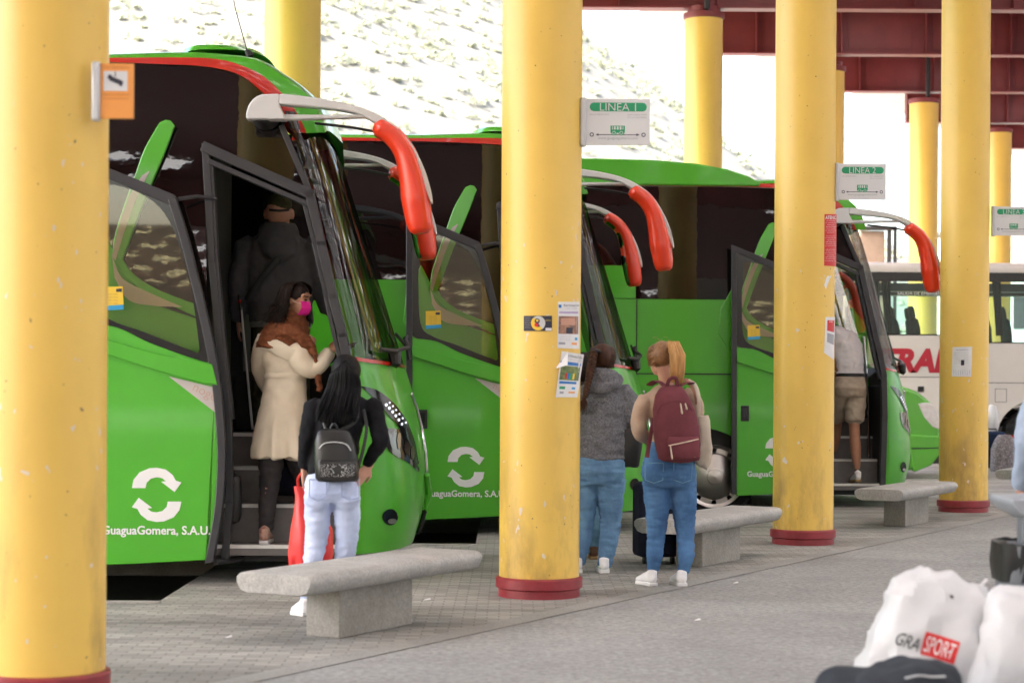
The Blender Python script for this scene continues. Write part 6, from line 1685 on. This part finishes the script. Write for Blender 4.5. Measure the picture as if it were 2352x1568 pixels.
# red shopping bag carried by the woman with black hair
o = at(700, 1290, 12.0); o.z = .0
t = empty('shopping_bag', (o.x, 12.05, .02)); tag(t, 'red plastic shopping bag hanging beside the pale jeans', 'shopping bag', 'bags carried by travellers')
M['red_bag'] = pm('red plastic bag', (.72, .035, .035), .4, var=.12, vs=7, bump=.4, bs=14)
Q = lambda u, v, dy=0: at(u, v, 12.05 + dy) - t.location
def bagfold(co, n): return math.sin(co.x * 55 + co.z * 6) * .007 + noise.noise((co.x * 14, co.y * 14, co.z * 5)) * .012
b = MB(); b.loft([(*Q(716, 1296), .135, .07), (*Q(716, 1270), .142, .085), (*Q(716, 1215), .128, .085), (*Q(708, 1175), .09, .06), (*Q(698, 1140), .045, .035), (*Q(686, 1118), .025, .02)], 36, 2.2)
b.build('bag_body', M['red_bag'], t, disp=bagfold, angle=70)
h = MB(); h.tube(crv([Q(686, 1122), Q(684, 1100, -.03), Q(692, 1086, -.10)], 8), .008, 8); h.build('bag_handle', M['red_bag'], t)

# big white carrier bag in the foreground
Y = 7.9; c = at(2120, 868, Y); t = empty('carrier_bag', (c.x, Y, 0)); tag(t, 'big white plastic carrier bag lettered GRAN SPORT, close to the camera', 'carrier bag', 'bags in the foreground')
Q = lambda u, v, dy=0: at(u, v, Y + dy) - t.location
rows = [(1640, 1950, 2300, .20), (1560, 1964, 2292, .20), (1500, 1978, 2284, .195), (1440, 2000, 2280, .185), (1390, 2030, 2276, .16), (1355, 2048, 2262, .12), (1330, 2052, 2225, .075), (1314, 2085, 2180, .035), (1308, 2105, 2150, .015)]
def crumple(co, n): return noise.noise((co.x * 6, co.y * 6, co.z * 4)) * .026 - abs(noise.noise((co.x * 9 + 4, co.y * 9, co.z * 6 + co.x * 3))) * .05 - abs(noise.noise((co.x * 19, co.y * 19, co.z * 12 - co.x * 8))) * .014 + .016
vs_ = []
for v, ua, ub, dy in rows:
    a, b_ = Q(ua, v), Q(ub, v); vs_.append(((a.x + b_.x) / 2, 0, a.z, (b_.x - a.x) / 2, dy))
vs_ = [(x, y, max(z, .004 + .002 * i), rx, ry) for i, (x, y, z, rx, ry) in enumerate(vs_)]
def refine(secs, n): return [tuple(p) for p in [[interp([(i, s_[k]) for i, s_ in enumerate(secs)], q * (len(secs) - 1) / (n - 1)) for k in range(5)] for q in range(n)]]
b = MB(); b.loft(refine(vs_, 30), 52, 3.4); bag = b.build('bag_body', M['white_plastic'], t, disp=crumple, angle=26)
dgv = bpy.context.view_layer; dgv.update()
me = bag.data
from mathutils.bvhtree import BVHTree
bv = BVHTree.FromPolygons([v.co for v in me.vertices], [p.vertices for p in me.polygons])
def on_bag(x, z, off=.004):
    q = bv.ray_cast(Vector((x, -1, z)), Vector((0, 1, 0)))
    return Vector((x, (q[0].y if q[0] else 0) - off, z))
def bag_wrap(cu, cv, ang, off):
    o_ = Q(cu, cv); ca, sa = math.cos(ang), math.sin(ang)
    return lambda x, y: on_bag(o_.x + x * ca - y * sa, o_.z + x * sa + y * ca, off)
A = R(-17)
wr = bag_wrap(2134, 1471, A, .005)
MB().grid(lambda a, b: wr(lerp(-.068, .068, a), lerp(-.044, .044, b)), 20, 14).build('red_panel', M['poster_red'], t)
M['bag_white'] = pm('white print', (.8, .8, .8), .5); M['bag_black'] = pm('black print', (.02, .02, .02), .5)
text('bag_lettering', 'SPORT', M['bag_white'], t, (0, 0, 0), .062, .12, wrap=bag_wrap(2134, 1471, A, .008), shear=.2)
text('bag_lettering', 'GRA', M['bag_black'], t, (0, 0, 0), .052, .085, wrap=bag_wrap(2064, 1458, A, .006), shear=.25)
text('bag_lettering', 'CENTRO DEPORTIVO', M['bag_black'], t, (0, 0, 0), .010, .11, wrap=bag_wrap(2126, 1508, A, .006), shear=.2)
MB().ball(on_bag(Q(2168, 1363).x, Q(2168, 1363).z, -.002), (.012, .004, .010), 10).build('tie_hole', M['bag_black'], t)

Y = 7.75; c = at(2330, 868, Y); t = empty('carrier_bag', (c.x, Y, 0)); tag(t, 'crumpled white plastic bag with peaked handles at the picture edge', 'carrier bag', 'bags in the foreground')
Q = lambda u, v, dy=0: at(u, v, Y + dy) - t.location
rows = [(1640, 2215, 2420, .16), (1540, 2225, 2425, .17), (1460, 2240, 2420, .16), (1410, 2262, 2405, .13), (1385, 2275, 2390, .09), (1368, 2285, 2372, .05), (1352, 2300, 2350, .018)]
vs_ = []
for i, (v, ua, ub, dy) in enumerate(rows):
    a, b_ = Q(ua, v), Q(ub, v); vs_.append(((a.x + b_.x) / 2, 0, max(a.z, .004 + .002 * i), (b_.x - a.x) / 2, dy))
b = MB(); b.loft(refine(vs_, 26), 44, 3.0); b.build('bag_body', M['white_plastic'], t, disp=crumple, angle=26)
hd_ = MB()
for u, v in ((2290, 1350), (2312, 1345), (2335, 1360)): hd_.tube([Q(u - 8, v + 45), Q(u, v + 18), Q(u + 4, v - 2)], [(.01, .05), (.012, .035), (.004, .010)], 10, up=(0, 1, 0))
hd_.build('bag_handle', M['white_plastic'], t)

Y = 7.35; c = at(2060, 868, Y); t = empty('backpack', (c.x, Y, 0)); tag(t, 'dark grey backpack top in front of the white lettered bag', 'backpack', 'bags in the foreground')
Q = lambda u, v, dy=0: at(u, v, Y + dy) - t.location
M['slate'] = cloth('slate grey nylon', (.045, .052, .062), (.03, .035, .043), vs=5, bump=.4, bs=14)
b = MB()
b.loft([(*(Q(2070, 1700) * Vector((1, 1, 0)) + Vector((0, 0, .01))), .22, .15), (*Q(2066, 1600), .235, .17), (*Q(2075, 1550), .21, .16), (*Q(2100, 1526), .14, .12), (*Q(2120, 1515), .07, .07)], 36, 2.3)
b.ball(Q(1935, 1580), (.10, .12, .085), 18)
b.build('bag_body', M['slate'], t, voxel=.012, disp=fold(8, .02))
b = MB(); b.tube(crv([Q(2080, 1556, -.16), Q(2110, 1550, -.15), Q(2140, 1553, -.15), Q(2170, 1552, -.14)], 10), [(.004, .012)] * 10, 6, up=(0, 0, 1)); b.build('reflective_strap', M['alu'], t)
Y = 8.25; c = at(2250, 868, Y); t = empty('suitcase', (c.x, Y, 0), R(-6)); tag(t, 'dark blue suitcase edge rising behind the white lettered bag', 'suitcase', 'bags in the foreground')
Q = lambda u, v: (at(u, v, Y).x - t.location.x, at(u, v, Y).z)
pr = [Q(2175, 1322), Q(2305, 1372), Q(2330, 1650), Q(2160, 1650)]
pr = [(x, max(z, .02)) for x, z in pr]
MB().prism(pr, 0, .22).build('shell', M['dark_blue'], t, bevel=.02)
k = MB(); k.tube(crv([(*Q(2245, 1350),)][:0] + [Vector((Q(2236, 1352)[0], .02, Q(2236, 1352)[1])), Vector((Q(2255, 1342)[0], .0, Q(2255, 1342)[1])), Vector((Q(2266, 1330)[0], .0, Q(2266, 1330)[1]))], 8), .007, 6); k.build('luggage_tag', M['paper'], t)

# litter bin
Y = 8.7; c = at(2352, 868, Y); t = empty('litter_bin', (c.x, Y, 0)); tag(t, 'grey litter bin with hood and black liner at the picture edge', 'litter bin')
Q = lambda u, v: at(u, v, Y) - t.location
M['bin_grey'] = pm('bin grey paint', (.16, .17, .185), .5, var=.1)
M['bin_pale'] = pm('pale hood paint', (.30, .32, .35), .45, var=.06)
z1, z0 = Q(2300, 1247).z, Q(2300, 1330).z
xl = Q(2294, 1300).x; rb = .17; xc = xl + rb
MB().loft([(xc, 0, .05, rb * .86, rb * .86), (xc, 0, .08, rb * .88, rb * .88), (xc, 0, z1, rb, rb)], 28, 5, caps=True).build('bucket', M['bin_grey'], t)
def lin(co, n): return math.sin(math.atan2(co.y, co.x - xc) * 9) * .008 + noise.noise((co.x * 20, co.y * 20, co.z * 20)) * .02
MB().loft([(xc, 0, z0, rb * 1.03, rb * 1.03), (xc, 0, (z0 + z1) / 2, rb * 1.06, rb * 1.06), (xc, 0, z1 + .004, rb * 1.08, rb * 1.08), (xc, 0, z1 + .012, rb * 1.0, rb * 1.0), (xc, 0, z1 - .06, rb * .85, rb * .85)], 40, 4, caps=False).build('bin_liner', M['leather'], t, disp=lin)
xp = Q(2341, 1250).x
MB().box(xp, xp + .10, -.05, .05, 0, Q(2341, 1160).z).build('post', M['bin_grey'], t, bevel=.01)
hz = Q(2300, 1150).z
MB().prism([(Q(2296, 1150).x, hz + .004), (Q(2310, 1172).x, hz - .035), (xp + .03, hz - .085), (xp + .35, hz - .085), (xp + .40, hz), (xp + .38, hz + .03), (Q(2300, 1145).x, hz + .02)], -.2, .2).build('hood', M['bin_pale'], t, bevel=.012)

for u, v, k in ((1602, 1424, .02), (981, 1381, .025), (525, 1470, .02), (1690, 1338, .02)):
    Yl = F * EYE / (v - 868.0); c = at(u, v, Yl)
    q = MB().add([(-k, -k, 0), (k, -k * .4, .004), (k * .7, k * .9, .010), (-k * .5, k * .8, .002)], [(0, 1, 2, 3)]).build('paper_scrap', M['paper'], solid=.001)
    q.location = (c.x, Yl, .008); tag(q, {1602: 'scrap of white paper lying on the open asphalt platform', 981: 'scrap of paper lying on the pavers by the nearest bench', 525: 'scrap of paper on the pavers in front of the nearest yellow column', 1690: 'scrap of paper on the asphalt near the second bench'}[u], 'litter', 'scraps of paper on the ground')
